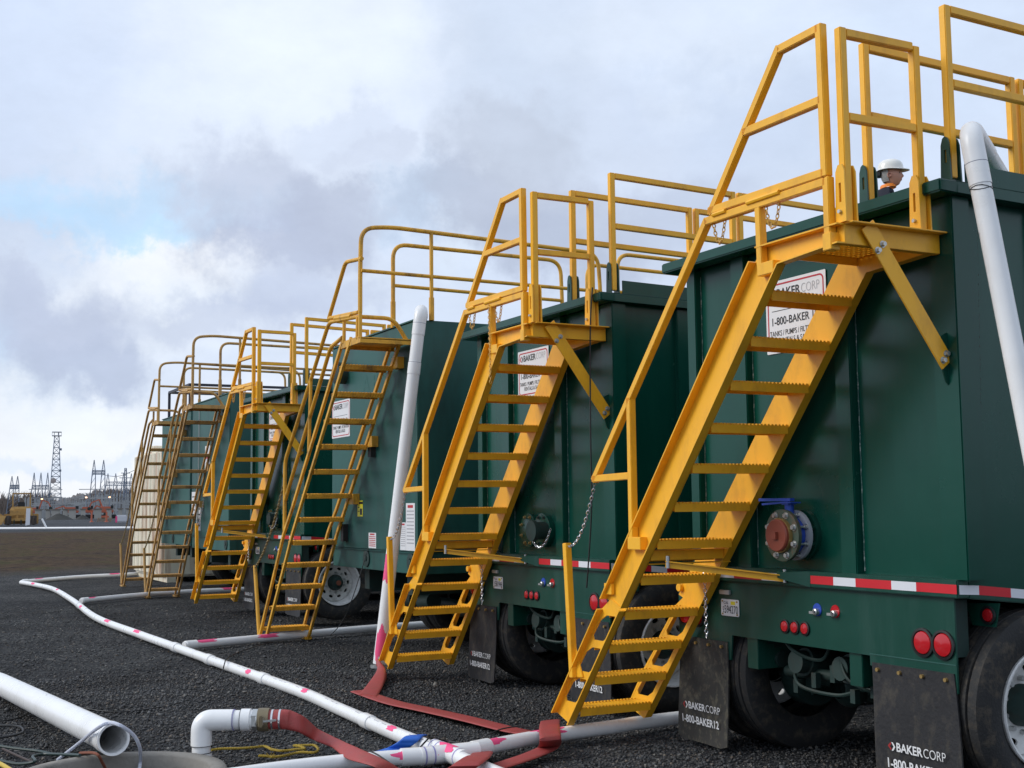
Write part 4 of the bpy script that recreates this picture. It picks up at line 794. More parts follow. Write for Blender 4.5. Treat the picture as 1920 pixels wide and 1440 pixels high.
part('pipe_wire', BLK, sp2, lambda: MB().tube([B2 - d2 * .22 + Vector((.0565 * math.cos(a), .0565 * math.sin(a), .012 * math.sin(a * 1.5))) for a in [k * .5 for k in range(26)]], .002, 5))
part('pipe_run', WHITE, sp2, lambda: MB().tube([B2 + d2 * .12 + Vector((-.28, .42, -.01)), B2 + d2 * .12 + Vector((-.58, .87, -.02))], .0535, 20))
text(sp2, 'PVC 1120 SCH 40 NSF', 0, 0, 0, .9, .014, BLK, .0).matrix_local = Matrix.Translation(B2 - d2 * .45 + Vector((-.038, -.0475, 0))) @ Matrix.Rotation(R(38) * -1, 4, 'Z') @ Matrix.Rotation(R(98.6), 4, 'Y')
# big open pipe, lower left
big = [gp(212, 1386, .22), gp(0, 1282, .10), gp(-260, 1195, .12)]
BP = thing('drain_pipe', 'big open-ended white pipe resting on the concrete ring, lower left', 'pipe', big[0])
bps = [rel(BP, p) for p in big]; bd = (bps[1] - bps[0]).normalized()
def bigp():
    mb = MB(); pts = [bps[0] + bd * s_ for s_ in (0, .12, .5, 1.2, 2.2)] + [bps[1] + Vector((0, 0, 0)), bps[2]]
    mb.tube([bps[0], bps[1], bps[2]], .092, 36, cap=False); mb.tube([bps[2], bps[1], bps[0]], .083, 36, cap=False)
    mb.lathe([(0, .083), (0, .092)], bps[0], bd, 36); return mb
part('pipe_run', WHITE, BP, bigp); part('coupling', WHITE, BP, lambda: MB().lathe([(-.012, .084), (-.014, .098), (.11, .099), (.112, .092)], bps[0], bd, 36))
part('joint_line', BLK, BP, lambda: MB().tube([bps[0] + bd * .012, bps[0] + bd * .015], .0995, 36, cap=False))

# ------------------------------------------------------------------ concrete ring, elbow riser, hoses
RC = (-.573, -3.674)
CR = thing('manhole_ring', 'stained round concrete manhole ring at the bottom left corner', 'manhole', (RC[0], RC[1], 0))
part('ring_wall', CONC, CR, lambda: MB().lathe([(-.3, .60), (.085, .604), (.10, .59), (.10, .52), (.085, .505), (-.5, .50)], (0, 0, 0), (0, 0, 1), 64), angle=50)
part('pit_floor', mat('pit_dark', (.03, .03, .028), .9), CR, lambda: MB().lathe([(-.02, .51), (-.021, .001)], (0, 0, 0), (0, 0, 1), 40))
rt = Vector((.456, .89, 0)); fw = Vector((-.885, .4546, 0))
eb = gp(377, 1437, .0); ER = thing('hose_riser', 'white plastic elbow rising from the manhole with a bronze hose coupling', 'pipe', (eb[0], eb[1], 0)); er = .066
zc = .285
part('elbow', WHITE, ER, lambda: MB().tube(bend([(0, 0, .13), (0, 0, zc), rt * .20 + Vector((0, 0, zc))], .11, 10), er, 28))
part('pipe_run', WHITE, ER, lambda: MB().tube([(0, 0, -.2), (0, 0, .14)], .058, 24)); part('coupling', WHITE, ER, lambda: MB().tube([(0, 0, -.05), (0, 0, .085)], er, 28))
H_ = lambda a, b, r_, m, n=28, nm='coupling': part(nm, m, ER, lambda: MB().tube([rt * a + Vector((0, 0, zc)), rt * b + Vector((0, 0, zc))], r_, n))
H_(.19, .26, .060, WHITE, nm='pipe_run'); H_(.25, .31, .069, WHITE); H_(.30, .325, .060, WHITE); H_(.322, .355, .066, STEEL, 6, 'hex_nut'); H_(.35, .36, .064, STEEL, nm='gasket_ring'); H_(.36, .43, .072, OLIVE, nm='camlock_coupler'); H_(.204, .207, .0668, PURP, nm='joint_line'); H_(.249, .252, .07, BLK, nm='joint_line')
part('joint_line', BLK, ER, lambda: MB().tube([(0, 0, .128), (0, 0, .131)], er + .001, 28)); part('joint_line', BLK, ER, lambda: MB().tube([(0, 0, .084), (0, 0, .087)], er + .001, 28))
cl_ = rt * .395 + Vector((0, 0, zc)) - fw * .072
part('camlock_lever', STEEL, ER, lambda: MB().bar(cl_, cl_ + rt * .09 + Vector((0, 0, .008)), .014, .012).cyl(cl_ + Vector((0, 0, -.02)), cl_ + Vector((0, 0, .022)), .009, 8)); part('camlock_lug', OLIVE, ER, lambda: MB().box(-.02, .02, -.012, .012, -.035, .035), loc=cl_ - rt * .01, bevel=.006)
H_(.43, .515, .061, HOSE, nm='hose_end')
for a in (.445, .492): H_(a, a + .012, .0635, CHR, nm='hose_clamp')
def ribbon(secs, n=14):
    """flattened hose: secs = (centre, half width, half thickness, side dir or None)"""
    mb = MB(); vs = []; m = len(secs)
    for i, (c, w, h, sd_) in enumerate(secs):
        c = Vector(c); a = Vector(secs[max(i - 1, 0)][0]); b = Vector(secs[min(i + 1, m - 1)][0]); d = (b - a).normalized()
        s_ = Vector(sd_).normalized() if sd_ is not None else d.cross(Vector((0, 0, 1))).normalized(); u = s_.cross(d).normalized()
        for k in range(n): q = 2 * PI * k / n; cx, sx = math.cos(q), math.sin(q); vs.append(c + s_ * w * (abs(cx) ** .8) * (1 if cx > 0 else -1) + u * h * (abs(sx) ** .6) * (1 if sx > 0 else -1))
    fs = [(i * n + k, i * n + (k + 1) % n, (i + 1) * n + (k + 1) % n, (i + 1) * n + k) for i in range(m - 1) for k in range(n)] + [tuple(range(n)), tuple((m - 1) * n + k for k in range(n - 1, -1, -1))]
    return mb.add(vs, fs)
def interp(secs, n=6):
    pts = smooth([s_[0] for s_ in secs], n); o = []
    for i, p in enumerate(pts):
        k = min(i // n, len(secs) - 2); t_ = i / n - k; a, b = secs[k], secs[k + 1]
        sd_ = None
        if a[3] is not None and b[3] is not None: sd_ = Vector(a[3]).lerp(Vector(b[3]), t_)
        o.append((p, a[1] * (1 - t_) + b[1] * t_, a[2] * (1 - t_) + b[2] * t_, sd_))
    return o
h0 = Vector(eb) + rt * .515; h0.z = zc
A_ = lambda px, py, z=.012: Vector(gp(px, py, z))
sdn = (fw * .75 + Vector((0, 0, -.5)))
hs = [(h0, .061, .060, Vector((0, 0, 1))), (h0 + rt * .045 + Vector((0, 0, -.006)), .062, .05, Vector((0, 0, 1)) + fw * .1), (h0 + rt * .12 + Vector((0, 0, -.035)), .055, .016, Vector((0, 0, 1)) + fw * .5), (A_(592, 1377, .16), .058, .009, Vector((0, 0, .55)) + fw), (A_(625, 1392, .13), .066, .009, Vector((0, 0, .3)) + fw), (A_(660, 1412, .12), .072, .010, fw + Vector((0, 0, .35)) + rt * .3), (A_(712, 1432, .125), .075, .009, fw + rt * .5), (A_(760, 1460, .03), .075, .009, fw + rt * .6), (A_(860, 1520, .02), .075, .009, fw + rt * .6)]
solo('fire_hose', HOSE, lambda: ribbon(interp(hs, 7), 16), 'red flat hose running from the white elbow coupling down across the lower pipe', 'hose', angle=60)
q = lambda px, py, z, w=.07, th=.009: (A_(px, py, z), w, th, None)
RH = thing('fire_hose', 'red flat hose folded on the gravel from the leaning standpipe foot to the header pipe', 'hose', (-2.5, -1.2, 0))
RR = lambda S_: [(rel(RH, a), b, c, d) for a, b, c, d in S_]
top_ = Vector((-4.55, -.53, .09))
part('hose_length', HOSE, RH, lambda: ribbon(interp(RR([(top_ + Vector((0, 0, .0)), .083, .08, Vector((1, 0, 0))), (A_(716, 1262, .055), .10, .045, Vector((1, .1, 0))), (A_(705, 1283, .03), .115, .016, Vector((1, .25, 0))), (A_(690, 1305, .022), .12, .010, Vector((1, .35, 0)))]), 6), 16), angle=60)
part('hose_length', HOSE, RH, lambda: ribbon(interp(RR([q(672, 1296, .014, .075), q(735, 1317, .02, .08), q(800, 1331, .014, .082), q(880, 1349, .016, .082), q(960, 1369, .02, .08), q(1012, 1378, .03, .07)]), 7), 16), angle=60)
part('hose_length', HOSE, RH, lambda: ribbon(interp(RR([(A_(1032, 1352, .03), .085, .010, Vector((0, 1, 0))), (A_(1030, 1366, .112), .08, .010, Vector((0, 1, 0))), (A_(1032, 1384, .112), .08, .010, Vector((0, 1, 0))), (A_(1028, 1401, .03), .075, .010, Vector((.3, 1, 0))), (A_(1000, 1415, .02), .07, .01, Vector((1, 1, 0))), (A_(960, 1429, .02), .07, .01, Vector((1, .5, 0))), (A_(920, 1441, .02), .07, .01, Vector((1, .2, 0)))]), 7), 16), angle=60)
part('hose_length', HOSE, RH, lambda: ribbon(interp(RR([(A_(908, 1410, .02), .06, .01, Vector((.3, 1, 0))), (A_(893, 1421, .112), .085, .01, Vector((.3, 1, 0))), (A_(872, 1436, .115), .085, .01, Vector((.4, 1, 0))), (A_(850, 1452, .03), .08, .01, Vector((.5, 1, 0)))]), 7), 16), angle=60)
solo('discharge_hose', BHOSE, lambda: ribbon(interp([(A_(788, 1379, .02), .05, .008, Vector((.2, 1, 0))), (A_(776, 1381, .108), .06, .008, Vector((.4, 1, 0))), (A_(760, 1394, .075), .065, .008, Vector((.6, 1, 0))), (A_(738, 1406, .03), .075, .008, Vector((.9, .8, 0))), (A_(702, 1416, .018), .07, .008, Vector((1, .5, 0)))], 6), 14), 'short blue flat hose draped over the header pipe next to its junction', 'hose', angle=60)
def cable(name, pts, r, m, label, cat='cable', n=7, grp=None):
    return solo(name, m, lambda: MB().tube(smooth(pts, 8), r, n), label, cat, grp)
cable('power_cable', [A_(0, 1352, .01), A_(38, 1345, .012), A_(62, 1330, .03), A_(72, 1312, .16), A_(84, 1305, .24), A_(95, 1306, .225), A_(130, 1322, .03), A_(200, 1334, .01), A_(260, 1332, .01), A_(320, 1322, .01), A_(355, 1310, .012), A_(395, 1285, .012), A_(415, 1262, .02), A_(421, 1244, .1), A_(424, 1236, .115), A_(436, 1228, .02), A_(470, 1215, .01), A_(505, 1205, .01)], .006, BLK, 'thin black cable looping over the big open pipe and the header pipe')
cable('strap', [A_(628, 1440, .012), A_(640, 1425, .07), A_(672, 1407, .13), A_(700, 1411, .14), A_(730, 1430, .1)], .005, BLK, 'black cord arching over the lower red hose')
cable('strap', [A_(775, 1420, .012), A_(785, 1405, .07), A_(800, 1388, .115), A_(806, 1384, .112), A_(830, 1388, .02), A_(862, 1394, .012)], .006, BLK, 'black tie around the header pipe by the blue hose')
cable('strap', [A_(915, 1378, .02), A_(940, 1367, .05), A_(975, 1362, .06), A_(1010, 1366, .05)], .005, BLK, 'black cord over the folded red hose near the stair foot')
cable('ground_wire', [gp(620, 1191, .02), yp(650, 1150, -.4), yp(690, 1030, -.1)], .005, BLK, 'straight black wire in front of the white wheel')
cable('hanging_cable', [Vector((-1.24, -.02, 3.32)), Vector((-1.25, -.04, 3.0)), Vector((-1.24, -.06, 2.2)), Vector((-1.26, -.05, 1.6)), Vector((-1.32, -.07, .98))], .006, BLK, 'black cable hanging down the rear wall of the second tank')
cable('vinyl_tube', [A_(108, 1425, .03), A_(150, 1392, .16), A_(185, 1364, .315), A_(205, 1356, .34), A_(225, 1360, .34), A_(250, 1378, .27), A_(262, 1402, .18), A_(263, 1430, .05), A_(258, 1460, .0)], .011, CLEAR, 'clear vinyl tube looped over the mouth of the big pipe', 'tube', 10)
cable('extension_cord', [A_(-40, 1356, .01), A_(0, 1360, .01), A_(35, 1362, .01), A_(43, 1372, .012), A_(20, 1380, .012), A_(-30, 1386, .01)], .009, BLK, 'dark cord looped on the gravel at the left edge', 'cord')
cable('garden_hose', [A_(-20, 1395, .02), A_(20, 1402, .02), A_(70, 1408, .02), A_(110, 1415, .03), A_(170, 1412, .02), A_(185, 1410, .12)], .010, GHOSE, 'green hose lying beside the manhole ring', 'hose', 8)
cable('garden_hose', [A_(-20, 1420, .02), A_(30, 1432, .02), A_(65, 1428, .05), A_(62, 1418, .04), A_(90, 1414, .03), A_(150, 1416, .12)], .010, GHOSE, 'dark green hose curled in the bottom left corner', 'hose', 8)
cable('garden_hose', [A_(-20, 1425, .04), A_(0, 1432, .04), A_(25, 1447, .04)], .014, YHOSE, 'pale yellow hose in the very bottom left corner', 'hose', 8)
cable('extension_cord', [A_(5, 1404, .015), A_(40, 1420, .02), A_(60, 1428, .03), A_(100, 1440, .02)], .008, mat('brown_cord', (.05, .03, .025), .6), 'brown cord crossing the green hoses by the manhole ring', 'cord')
cable('binding_wire', [A_(150, 1412, .1), A_(180, 1413, .16), A_(192, 1430, .1), A_(198, 1442, .05)], .009, RUST, 'rusty wire under the big pipe on the ring edge', 'wire')
rpx = [(360, 680), (430, 671), (500, 665), (600, 662), (700, 660), (800, 655), (900, 645), (990, 635), (1040, 648), (1080, 670), (1140, 682), (1200, 690), (1290, 684), (1380, 672), (1480, 668), (1440, 640), (1350, 628), (1430, 625), (1520, 622), (1600, 625), (1640, 660), (1630, 695), (1580, 712), (1450, 705), (1370, 718), (1300, 735), (1220, 752), (1150, 760), (1090, 765), (1050, 755), (990, 752), (930, 750)]
rpts = smooth([A_(340 + x / 6.4, 1300 + y / 6.4, .022 if 12 < i < 24 else .014) for i, (x, y) in enumerate(rpx)], 6)
def rope():
    mb = MB(); ac = 0
    for st in range(3):
        pts = []
        for i, p in enumerate(rpts):
            d = (rpts[min(i + 1, len(rpts) - 1)] - rpts[max(0, i - 1)]).normalized(); u = Vector((0, 0, 1)); w = d.cross(u); a = i * 1.1 + st * 2.094; pts.append(p + (u * math.cos(a) + w * math.sin(a)) * .0052)
        mb.tube(pts, .0048, 5)
    e = rpts[-16]
    for k in range(22): a = random.uniform(0, 6.28); mb.tube([e, e + Vector((math.cos(a) * .03, math.sin(a) * .03, random.uniform(0, .025)))], .0016, 3)
    return mb
solo('rope', ROPE, rope, 'frayed yellow twisted rope lying on the gravel right of the elbow', 'rope')

# ------------------------------------------------------------------ man on the roof of the second tank
def man():
    T = thing('person', 'man in white hard hat and navy and orange jacket, head in profile', 'person', (-1.66, 3.42, 3.22), R(-24)); s = .93
    base = Matrix(((rt.x, -fw.x * -1, 0, 0), (rt.y, fw.y, 0, 0), (0, 0, 1, 0), (0, 0, 0, 1)))   # local x = facing (photo right)
    V = {'pel': (0, 0, .88), 'wst': (.02, 0, 1.02), 'chs': (.05, 0, 1.24), 'nk0': (.07, 0, 1.40), 'nk1': (.10, 0, 1.47),
         'shl': (.05, .19, 1.34), 'ell': (.02, .24, 1.08), 'wrl': (.16, .2, .92), 'shr': (.05, -.19, 1.34), 'elr': (.02, -.24, 1.08), 'wrr': (.16, -.2, .92),
         'hpl': (0, .1, .84), 'knl': (.02, .11, .46), 'anl': (0, .12, .06), 'tol': (.16, .13, .03), 'hpr': (0, -.1, .84), 'knr': (.02, -.11, .46), 'anr': (0, -.12, .06), 'tor': (.16, -.13, .03)}
    Rr = {'pel': .15, 'wst': .145, 'chs': .17, 'nk0': .08, 'nk1': .062, 'shl': .085, 'ell': .06, 'wrl': .045, 'shr': .085, 'elr': .06, 'wrr': .045, 'hpl': .1, 'knl': .07, 'anl': .05, 'tol': .04, 'hpr': .1, 'knr': .07, 'anr': .05, 'tor': .04}
    E_ = [('pel', 'wst'), ('wst', 'chs'), ('chs', 'nk0'), ('nk0', 'nk1'), ('chs', 'shl'), ('shl', 'ell'), ('ell', 'wrl'), ('chs', 'shr'), ('shr', 'elr'), ('elr', 'wrr'), ('pel', 'hpl'), ('hpl', 'knl'), ('knl', 'anl'), ('anl', 'tol'), ('pel', 'hpr'), ('hpr', 'knr'), ('knr', 'anr'), ('anr', 'tor')]
    ks = list(V); me = bpy.data.meshes.new('b'); me.from_pydata([V[k] for k in ks], [(ks.index(a), ks.index(b)) for a, b in E_], [])
    ob = bpy.data.objects.new('b', me); COL.objects.link(ob); ob.modifiers.new('s', 'SKIN'); ob.modifiers.new('u', 'SUBSURF').levels = 2
    for i, k in enumerate(ks): me.skin_vertices[0].data[i].radius = (Rr[k], Rr[k]); 
    me.skin_vertices[0].data[0].use_root = True
    dg = bpy.context.evaluated_depsgraph_get(); bm_ = bpy.data.meshes.new_from_object(ob.evaluated_get(dg)); bpy.data.objects.remove(ob)
    bm_.transform(base.to_3x3().to_4x4() @ Matrix.Scale(s, 4)); bm_.shade_smooth()
    part('body', JACK, T, lambda: bm_)
    hc = Vector((.125, 0, 1.585))
    def head():
        bm = bmesh.new(); bmesh.ops.create_uvsphere(bm, u_segments=28, v_segments=20, radius=1.)
        for v in bm.verts:
            x, y, z = v.co; r_ = Vector((x * .098, y * .076, z * .125))
            if z < 0: r_.x *= 1 + .05 * -z; r_.y *= 1 + .18 * z
            if z < -.3 and x < 0: r_.x *= 1 + .5 * z
            if x > .5:
                f = math.exp(-(y / .18) ** 2)
                r_.x += .024 * f * math.exp(-((z + .12) / .16) ** 2) + .010 * f * math.exp(-((z + .45) / .07) ** 2) + .010 * f * math.exp(-((z + .78) / .12) ** 2) - .006 * math.exp(-((abs(y) - .35) / .15) ** 2) * math.exp(-((z - .08) / .1) ** 2)
            v.co = r_
        m_ = bpy.data.meshes.new('h'); bm.to_mesh(m_); bm.free(); m_.transform(base @ Matrix.Translation(hc)); 
        m_.transform(Matrix.Scale(s, 4)); m_.shade_smooth(); return m_
    part('head', SKIN, T, head)
    def loc(mb, cvt=True):
        me = mb.mesh('x'); me.transform(Matrix.Scale(s, 4) @ base); return me
    def hair():
        mb = MB(); vs = []; n = 16; rows = [(-.085, .80), (-.05, .97), (0, 1.05), (.05, 1.04)]
        for dz_, k_ in rows:
            for k in range(n + 1): a = R(100) + R(160) * k / n; vs.append((.118 + .098 * k_ * math.cos(a), .080 * k_ * math.sin(a), 1.60 + dz_))
        fs = [(i * (n + 1) + k, i * (n + 1) + k + 1, (i + 1) * (n + 1) + k + 1, (i + 1) * (n + 1) + k) for i in range(3) for k in range(n)]
        return loc(mb.add(vs, fs))
    part('hair', HAIR, T, hair)
    part('ear', SKIN, T, lambda: loc(MB().lathe([(-.006, .02), (.0, .026), (.008, .022), (.008, .001)], (.115, -.082, 1.575), (0, 1, 0), 14)))
    part('ear', SKIN, T, lambda: loc(MB().lathe([(-.006, .02), (.0, .026), (.008, .022), (.008, .001)], (.115, .082, 1.575), (0, 1, 0), 14)))
    for y in (-.035, .035): part('eye', BLK, T, lambda y=y: loc(MB().lathe([(0, .011), (.006, .006), (.007, .001)], (.205, y, 1.60), (1, 0, 0), 10)))
    def helmet():
        mb = MB(); cx, cz = .115, 1.64; n = 28; rows = [(0, 1.0), (.3, .99), (.55, .93), (.75, .8), (.9, .58), (.98, .3), (1, .02)]; vs = []
        for h, r_ in rows:
            for k in range(n): a = 2 * PI * k / n; vs.append((cx + .128 * r_ * math.cos(a), .112 * r_ * math.sin(a), cz + h * .115))
        fs = [(i * n + k, i * n + (k + 1) % n, (i + 1) * n + (k + 1) % n, (i + 1) * n + k) for i in range(len(rows) - 1) for k in range(n)]
        mb.add(vs, fs); bv = []
        for rr, dz in ((1., 0.), (1.0, -.006)):
            for k in range(n): a = 2 * PI * k / n; e = .012 + .05 * max(0, math.cos(a)) ** 3; bv.append((cx + (.128 + e) * math.cos(a), (.112 + .010) * math.sin(a), cz + dz - .012 * max(0, math.cos(a))))
        for k in range(n): a = 2 * PI * k / n; bv.append((cx + .126 * math.cos(a), .11 * math.sin(a), cz + .004))
        fs = [(k, (k + 1) % n, n + (k + 1) % n, n + k) for k in range(n)] + [(2 * n + k, 2 * n + (k + 1) % n, (k + 1) % n, k) for k in range(n)]
        mb.add(bv, fs); return loc(mb)
    part('hard_hat', HELM, T, helmet)
    part('hat_suspension', BLK, T, lambda: loc(MB().box(-.02, .02, -.06, .06, 1.585, 1.63)))
    part('collar', ORNG, T, lambda: loc(MB().lathe([(.0, .082), (.02, .079), (.035, .07)], (.085, 0, 1.455), (-.1, 0, 1), 20)))
    part('hi_vis_band', ORNG, T, lambda: loc(MB().lathe([(-.04, .188), (.04, .192)], (.04, 0, 1.2), (0, 0, 1), 20)))
man()

# ------------------------------------------------------------------ background, far left
def at(px, D, z=0.):                                     # point on the level ground at view depth D behind photo column px
    d = raydir(px, 960); p = CAM + d * D; return Vector((p[0], p[1], z))
def fr(T, m):                                            # local frame turned to the yard entrance: y = away
    T.rotation_euler = (0, 0, math.atan2(T.location.y - CAM[1], T.location.x - CAM[0]) - PI / 2)
def pxm(D): return D / FPX                               # metres per photo pixel at depth D
# far pipe across the yard
fp0, fp1 = Vector(gp(-60, 991.5, .12)), Vector(gp(262, 989.5, .12))
FPp = thing('water_pipe', 'straight white pipe crossing the yard in the far distance', 'pipe', fp0)
part('pipe_run', WHITE, FPp, lambda: MB().tube([(0, 0, 0), fp1 - fp0, (fp1 - fp0) * 1.8], .115, 10)); c = (fp1 - fp0) * .47
part('pipe_stub', WHITE, FPp, lambda: MB().tube([c, c + Vector((-.3, -.4, .9))], .09, 8))
# lattice tower
def lattice(w0, w1, h, n, t):
    mb = MB()
    cr_ = lambda k, s1, s2: Vector((s1 * (w0 + (w1 - w0) * k / n) / 2, s2 * (w0 + (w1 - w0) * k / n) / 2, h * k / n))
    cs = ((-1, -1), (1, -1), (1, 1), (-1, 1))
    for k in range(n):
        for i in range(4):
            a, b = cs[i], cs[(i + 1) % 4]; mb.bar(cr_(k, *a), cr_(k + 1, *a), t, t); mb.bar(cr_(k + 1, *a), cr_(k + 1, *b), t * .8, t * .8)
            mb.bar(cr_(k, *a), cr_(k + 1, *b), t * .5, t * .5); mb.bar(cr_(k, *b), cr_(k + 1, *a), t * .5, t * .5)
    return mb
D = 430; m1 = pxm(D); TW2 = thing('lattice_tower', 'tall steel lattice tower with a box top and a round dish', 'tower', at(103, D)); fr(TW2, 0)
part('frame', LATT, TW2, lambda: lattice(24 * m1, 8 * m1, 152 * m1, 14, .2))
part('top_platform', LATT, TW2, lambda: MB().box(-8.5 * m1, 8.5 * m1, -1.4, 1.4, 152 * m1, 153 * m1).box(-8.5 * m1, 8.5 * m1, -1.4, 1.4, 159 * m1, 160 * m1).box(-8.5 * m1, -8 * m1, -1.4, 1.4, 152 * m1, 160 * m1).box(8 * m1, 8.5 * m1, -1.4, 1.4, 152 * m1, 160 * m1).box(-5 * m1, -4 * m1, -1., 1., 154 * m1, 158 * m1).box(2 * m1, 4 * m1, -1., 1., 154 * m1, 158 * m1))
part('dish', mat('dish_grey', (.42, .36, .33), .6), TW2, lambda: MB().lathe([(0, 5 * m1), (-.5, 5 * m1), (-.6, .01)], (-4 * m1, -2.2, 68 * m1), (0, 1, 0), 24))
for z in (127, 87): part('side_box', LATT, TW2, lambda z=z: MB().box(6 * m1, 9.5 * m1, -.6, .6, (z - 2) * m1, (z + 2) * m1))
def peaks(px, D, xs, ybase, ypk, ybeam, label):
    m_ = pxm(D); T = thing('substation_gantry', label, 'gantry', at(px, D), 0, 'peaked steel gantries of the substation'); fr(T, 0); hz = 961
    for x in xs:
        def leg(x=x):
            mb = MB(); X0 = (x - px) * m_; hp = (hz - ypk) * m_; hb = (hz - ybeam) * m_; w_ = 6 * m_
            mb.bar((X0 - w_ * 1.5, 0, 0), (X0 - w_ * .45, 0, hb), .3, .3); mb.bar((X0 + w_ * .6, 0, 0), (X0 + w_ * .45, 0, hb), .3, .3); mb.bar((X0 - w_ * .45, 0, hb), (X0, 0, hp), .25, .25); mb.bar((X0 + w_ * .45, 0, hb), (X0, 0, hp), .25, .25)
            for k in range(7):
                u0, u1 = k / 7, (k + 1) / 7; mb.bar((X0 - w_ * .45 * (1 - u0), 0, hb + (hp - hb) * u0), (X0 + w_ * .45 * (1 - u1), 0, hb + (hp - hb) * u1), .1, .1)
                mb.bar((X0 - w_ * (1.5 - 1.05 * u0), 0, hb * u0), (X0 + w_ * (.6 - .15 * u1), 0, hb * u1), .12, .12)
            return mb
        part('peak_post', LATT, T, leg)
    def beam():
        mb = MB(); a, b = (min(xs) - 3 - px) * m_, (max(xs) + 3 - px) * m_; z0, z1 = (hz - ybeam - 7) * m_, (hz - ybeam) * m_
        mb.bar((a, 0, z0), (b, 0, z0), .25, .25); mb.bar((a, 0, z1), (b, 0, z1), .25, .25); n = 14
        for k in range(n): u = a + (b - a) * k / n; v = a + (b - a) * (k + 1) / n; mb.bar((u, 0, z0), (v, 0, z1), .12, .12); mb.bar((v, 0, z0), (u, 0, z1), .12, .12)
        return mb
    part('beam', LATT, T, beam)
peaks(25, 460, (21, 31), 915, 884, 901, 'two-peaked grey gantry at the far left of the substation')
peaks(74, 450, (63, 75, 87), 915, 878, 902, 'three-peaked grey gantry just left of the tall lattice tower')
peaks(183, 440, (175, 192), 905, 855, 875, 'largest two-peaked gantry right of the tall lattice tower')
peaks(222, 520, (202, 216, 230, 244), 900, 882, 898, 'row of four small peaks against the sky beside the white tank')
# transmission mast
m1 = pxm(560); TM = thing('transmission_mast', 'thin twin mast with cross arms behind the small peaks', 'mast', at(234, 560)); fr(TM, 0)
part('frame', LATT, TM, lambda: lattice(9 * m1, 3 * m1, 88 * m1, 10, .3)); part('cross_arm', LATT, TM, lambda: MB().bar((-11 * m1, 0, 70 * m1), (11 * m1, 0, 70 * m1), .3, .3).bar((-8 * m1, 0, 79 * m1), (8 * m1, 0, 79 * m1), .3, .3).bar((-13 * m1, 0, 60 * m1), (13 * m1, 0, 60 * m1), .3, .3))
solo('overhead_line', mat('wire_grey', (.12, .13, .14), .6), lambda: MB().tube(smooth([at(192, 440, 60 * .186 * 1.3), at(225, 430, 13.8), at(275, 420, 17.5)], 6), .09, 4), 'thin overhead power line running up to the right from the large gantry', 'power line')
# steelwork mass of the substation, one mass nobody could count
def steel():
    mb = MB(); rr = random.Random(3)
    for k in range(330):
        px = rr.uniform(45, 262); Dd = rr.choice((360, 400, 440)); m_ = pxm(Dd); h = rr.choice((14, 24, 27, 36, 38)) * (1 if px < 150 else 1.15); p = at(px, Dd)
        mb.bar(p, p + Vector((0, 0, h * m_)), .16, .16)
    for k in range(46):
        px = rr.uniform(50, 235); w = rr.uniform(14, 60); Dd = rr.choice((360, 400, 440)); m_ = pxm(Dd); h = rr.choice((13, 24, 27, 36, 38, 53 if px < 150 else 36)); z = h * m_
        mb.bar(at(px, Dd, z), at(min(px + w, 264), Dd, z), .22, .22)
        if k % 2: mb.bar(at(px, Dd, z - 1.1), at(min(px + w, 264), Dd, z - 1.1), .12, .12)
    return mb
struct('substation_steelwork', BGST, steel, 'stuff')['label'] = 'dense grey posts and beams of the substation yard'
def woods(x0, x1, D, h0, h1, n, seed):
    rr = random.Random(seed); mb = MB(); m_ = pxm(D)
    for k in range(n):
        px = rr.uniform(x0, x1); u = (px - x0) / (x1 - x0); hh_ = (h0 + (h1 - h0) * min(1, u * 1.8)) * m_ * rr.uniform(.62, 1.03); Dd = D + rr.uniform(-40, 60); p = at(px, Dd)
        for j in range(7):
            a = rr.uniform(-.35, .35); b = p + Vector((rr.uniform(-1, 1), rr.uniform(-1, 1), hh_ * rr.uniform(.2, .6))); e_ = b + rt * (math.sin(a) * hh_ * .5) + Vector((0, 0, hh_ * .45 * rr.uniform(.5, 1)))
            mb.tube([p if j == 0 else b, b if j == 0 else b.lerp(e_, .5), e_], [.3, .22, .05] if j == 0 else [.18, .12, .04], 3, cap=False)
    return mb
o = struct('woods', TWIG, lambda: woods(118, 275, 620, 26, 60, 520, 5), 'stuff'); o['label'] = 'bare brown winter trees massed behind the substation on the right'
o = struct('woods', TWIG, lambda: woods(-30, 100, 640, 44, 50, 330, 6), 'stuff'); o['label'] = 'bare grey trees behind the substation on the left'
def wall_bank():
    vs = []; fs = []; rr = random.Random(9); n = 150
    for k in range(n):
        px = -90 + k * 2.6; h = (30 + (16 * min(1, max(0, (px - 120) / 45)))) * pxm(700) * (1 + .05 * math.sin(k * .5) + .05 * math.sin(k * .23 + 1) + rr.uniform(-.06, .06))
        for dd, q_ in ((0, 0), (12, .75), (30, 1.), (90, .6), (160, 0)): vs.append(at(px, 690 + dd, h * q_ - (1 if q_ == 0 else 0)))
    for k in range(n - 1):
        for j in range(4): a = k * 5 + j; fs.append((a, a + 1, a + 6, a + 5))
    return MB().add(vs, fs)
struct('hill', mat('far_wooded_bank', (.13, .115, .11), .95, var=.3, rscale=.1), wall_bank)
